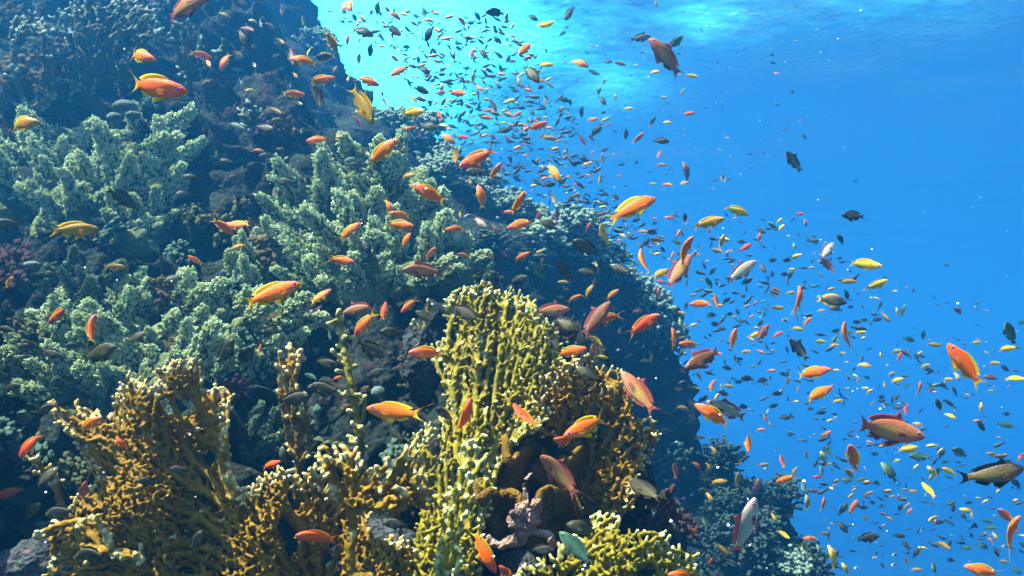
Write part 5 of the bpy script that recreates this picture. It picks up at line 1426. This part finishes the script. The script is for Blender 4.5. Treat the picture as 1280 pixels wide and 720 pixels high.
# ---- the far school: hundreds of specks beyond counting
rng = np.random.default_rng(31)
def speck(n):
    """small plain fish: a spindle with a forked tail"""
    X = np.array([0.5, 0.36, 0.12, -0.12, -0.28]); H = np.array([0.0, 0.10, 0.145, 0.10, 0.03]); Wd = np.array([0.0, 0.045, 0.06, 0.035, 0.008])
    V, F = [], []
    for x, h, w in zip(X[1:], H[1:], Wd[1:]):
        V += [(x, 0, h), (x, w, 0), (x, 0, -h), (x, -w, 0)]
    V += [(0.5, 0, 0), (-0.5, 0, 0.14), (-0.36, 0, 0.0), (-0.5, 0, -0.14)]
    for i in range(3):
        for j in range(4):
            k = (j + 1) % 4
            F += [(i * 4 + j, i * 4 + k, (i + 1) * 4 + k), (i * 4 + j, (i + 1) * 4 + k, (i + 1) * 4 + j)]
    for j in range(4): F.append((16, (j + 1) % 4, j))
    F += [(12, 17, 18), (12, 18, 13), (14, 18, 19), (14, 15, 18), (12, 18, 14), (18, 17, 13)]
    return np.array(V), np.array(F)
SV, SF = speck(1)
pts = []
def region(n, poly, d0, d1):
    xs_ = [p[0] for p in poly]; ys_ = [p[1] for p in poly]
    k = 0
    while k < n:
        x, y = rng.uniform(min(xs_), max(xs_)), rng.uniform(min(ys_), max(ys_))
        if in_poly(np.array([x]), np.array([y]), poly)[0]:
            pts.append((x, y, rng.uniform(d0, d1))); k += 1
region(760, [(400, 10), (640, 20), (700, 120), (780, 260), (850, 330), (760, 300), (650, 230), (540, 150), (480, 60)], 5.0, 10)
region(150, [(690, 30), (1010, 40), (1020, 180), (860, 260), (720, 180)], 9, 17)
region(560, [(800, 260), (1000, 270), (1090, 360), (1180, 470), (1270, 560), (1280, 690), (1040, 700), (1010, 560), (850, 480), (850, 350)], 4.5, 10)
region(60, [(1090, 330), (1280, 400), (1280, 560), (1150, 460)], 9, 16)
cols = np.array([(0.018, 0.02, 0.016), (0.035, 0.032, 0.012), (0.01, 0.012, 0.012), (0.22, 0.12, 0.012), (0.40, 0.26, 0.015), (0.55, 0.10, 0.006), (0.035, 0.085, 0.05)])
Vs, Fs, Cs, off = [], [], [], 0
for x, y, d in pts:
    b_ = reef_depth(x, y)
    d = min(d, b_ - 0.15)
    if d < 2.5: continue
    a = rng.uniform(0, 2 * math.pi) if rng.random() < 0.4 else rng.choice([0, math.pi]) + rng.normal(0, 0.5)
    yw = rng.normal(0, 0.6)
    nose = (RT * math.cos(a) * math.cos(yw) + UP * math.sin(a) * math.cos(yw) - FW * math.sin(yw)).normalized()
    bk = UP - nose * UP.dot(nose)
    if bk.length < 0.2: bk = RT - nose * RT.dot(nose)
    bk.normalize(); sdv = bk.cross(nose)
    l_ = rng.uniform(0.05, 0.095)
    V = np.array(at(x, y, d)) + l_ * (SV[:, :1] * np.array(nose) + SV[:, 1:2] * np.array(sdv) + SV[:, 2:] * np.array(bk))
    Vs.append(V); Fs.append(SF + off); off += len(SV)
    Cs.append(np.full(len(SV), rng.choice(len(cols), p=[0.28, 0.22, 0.18, 0.12, 0.10, 0.05, 0.05]) / (len(cols) - 1)))
m, nt, b = new_mat('far_fish')
at_ = N(nt, 'Attribute'); at_.attribute_name = 'tip'
L(nt, ramp(nt, at_.outputs['Fac'], [(max(0, (i - 0.5) / (len(cols) - 1)), tuple(c)) for i, c in enumerate(cols)], 'CONSTANT'), b.inputs['Base Color'])
b.inputs['Roughness'].default_value = 0.6
b.inputs['Specular IOR Level'].default_value = 0.1
o = mesh_obj('distant_fish_school', make_mesh('distant_fish_school', np.concatenate(Vs), np.concatenate(Fs), m, attr={'tip': np.concatenate(Cs)}))
tag(o, 'far-off school of tiny specks of fish spread through the blue water', 'fish school', kind='stuff')

# ---- drifting plankton that catches the light
rng = np.random.default_rng(77)
C = [at(rng.uniform(0, 1280), rng.uniform(0, 720), rng.uniform(0.9, 5.0)) for _ in range(260)]
C = np.array([c for c in C])
V, F = balls(C, rng.uniform(0.0008, 0.0022, len(C)), (IV0, IF0))
m, nt, b = new_mat('plankton')
b.inputs['Base Color'].default_value = (0.8, 0.82, 0.8, 1)
tag(mesh_obj('plankton', make_mesh('plankton', V, F, m)), 'pale drifting plankton specks hanging in the water', 'plankton', kind='stuff')
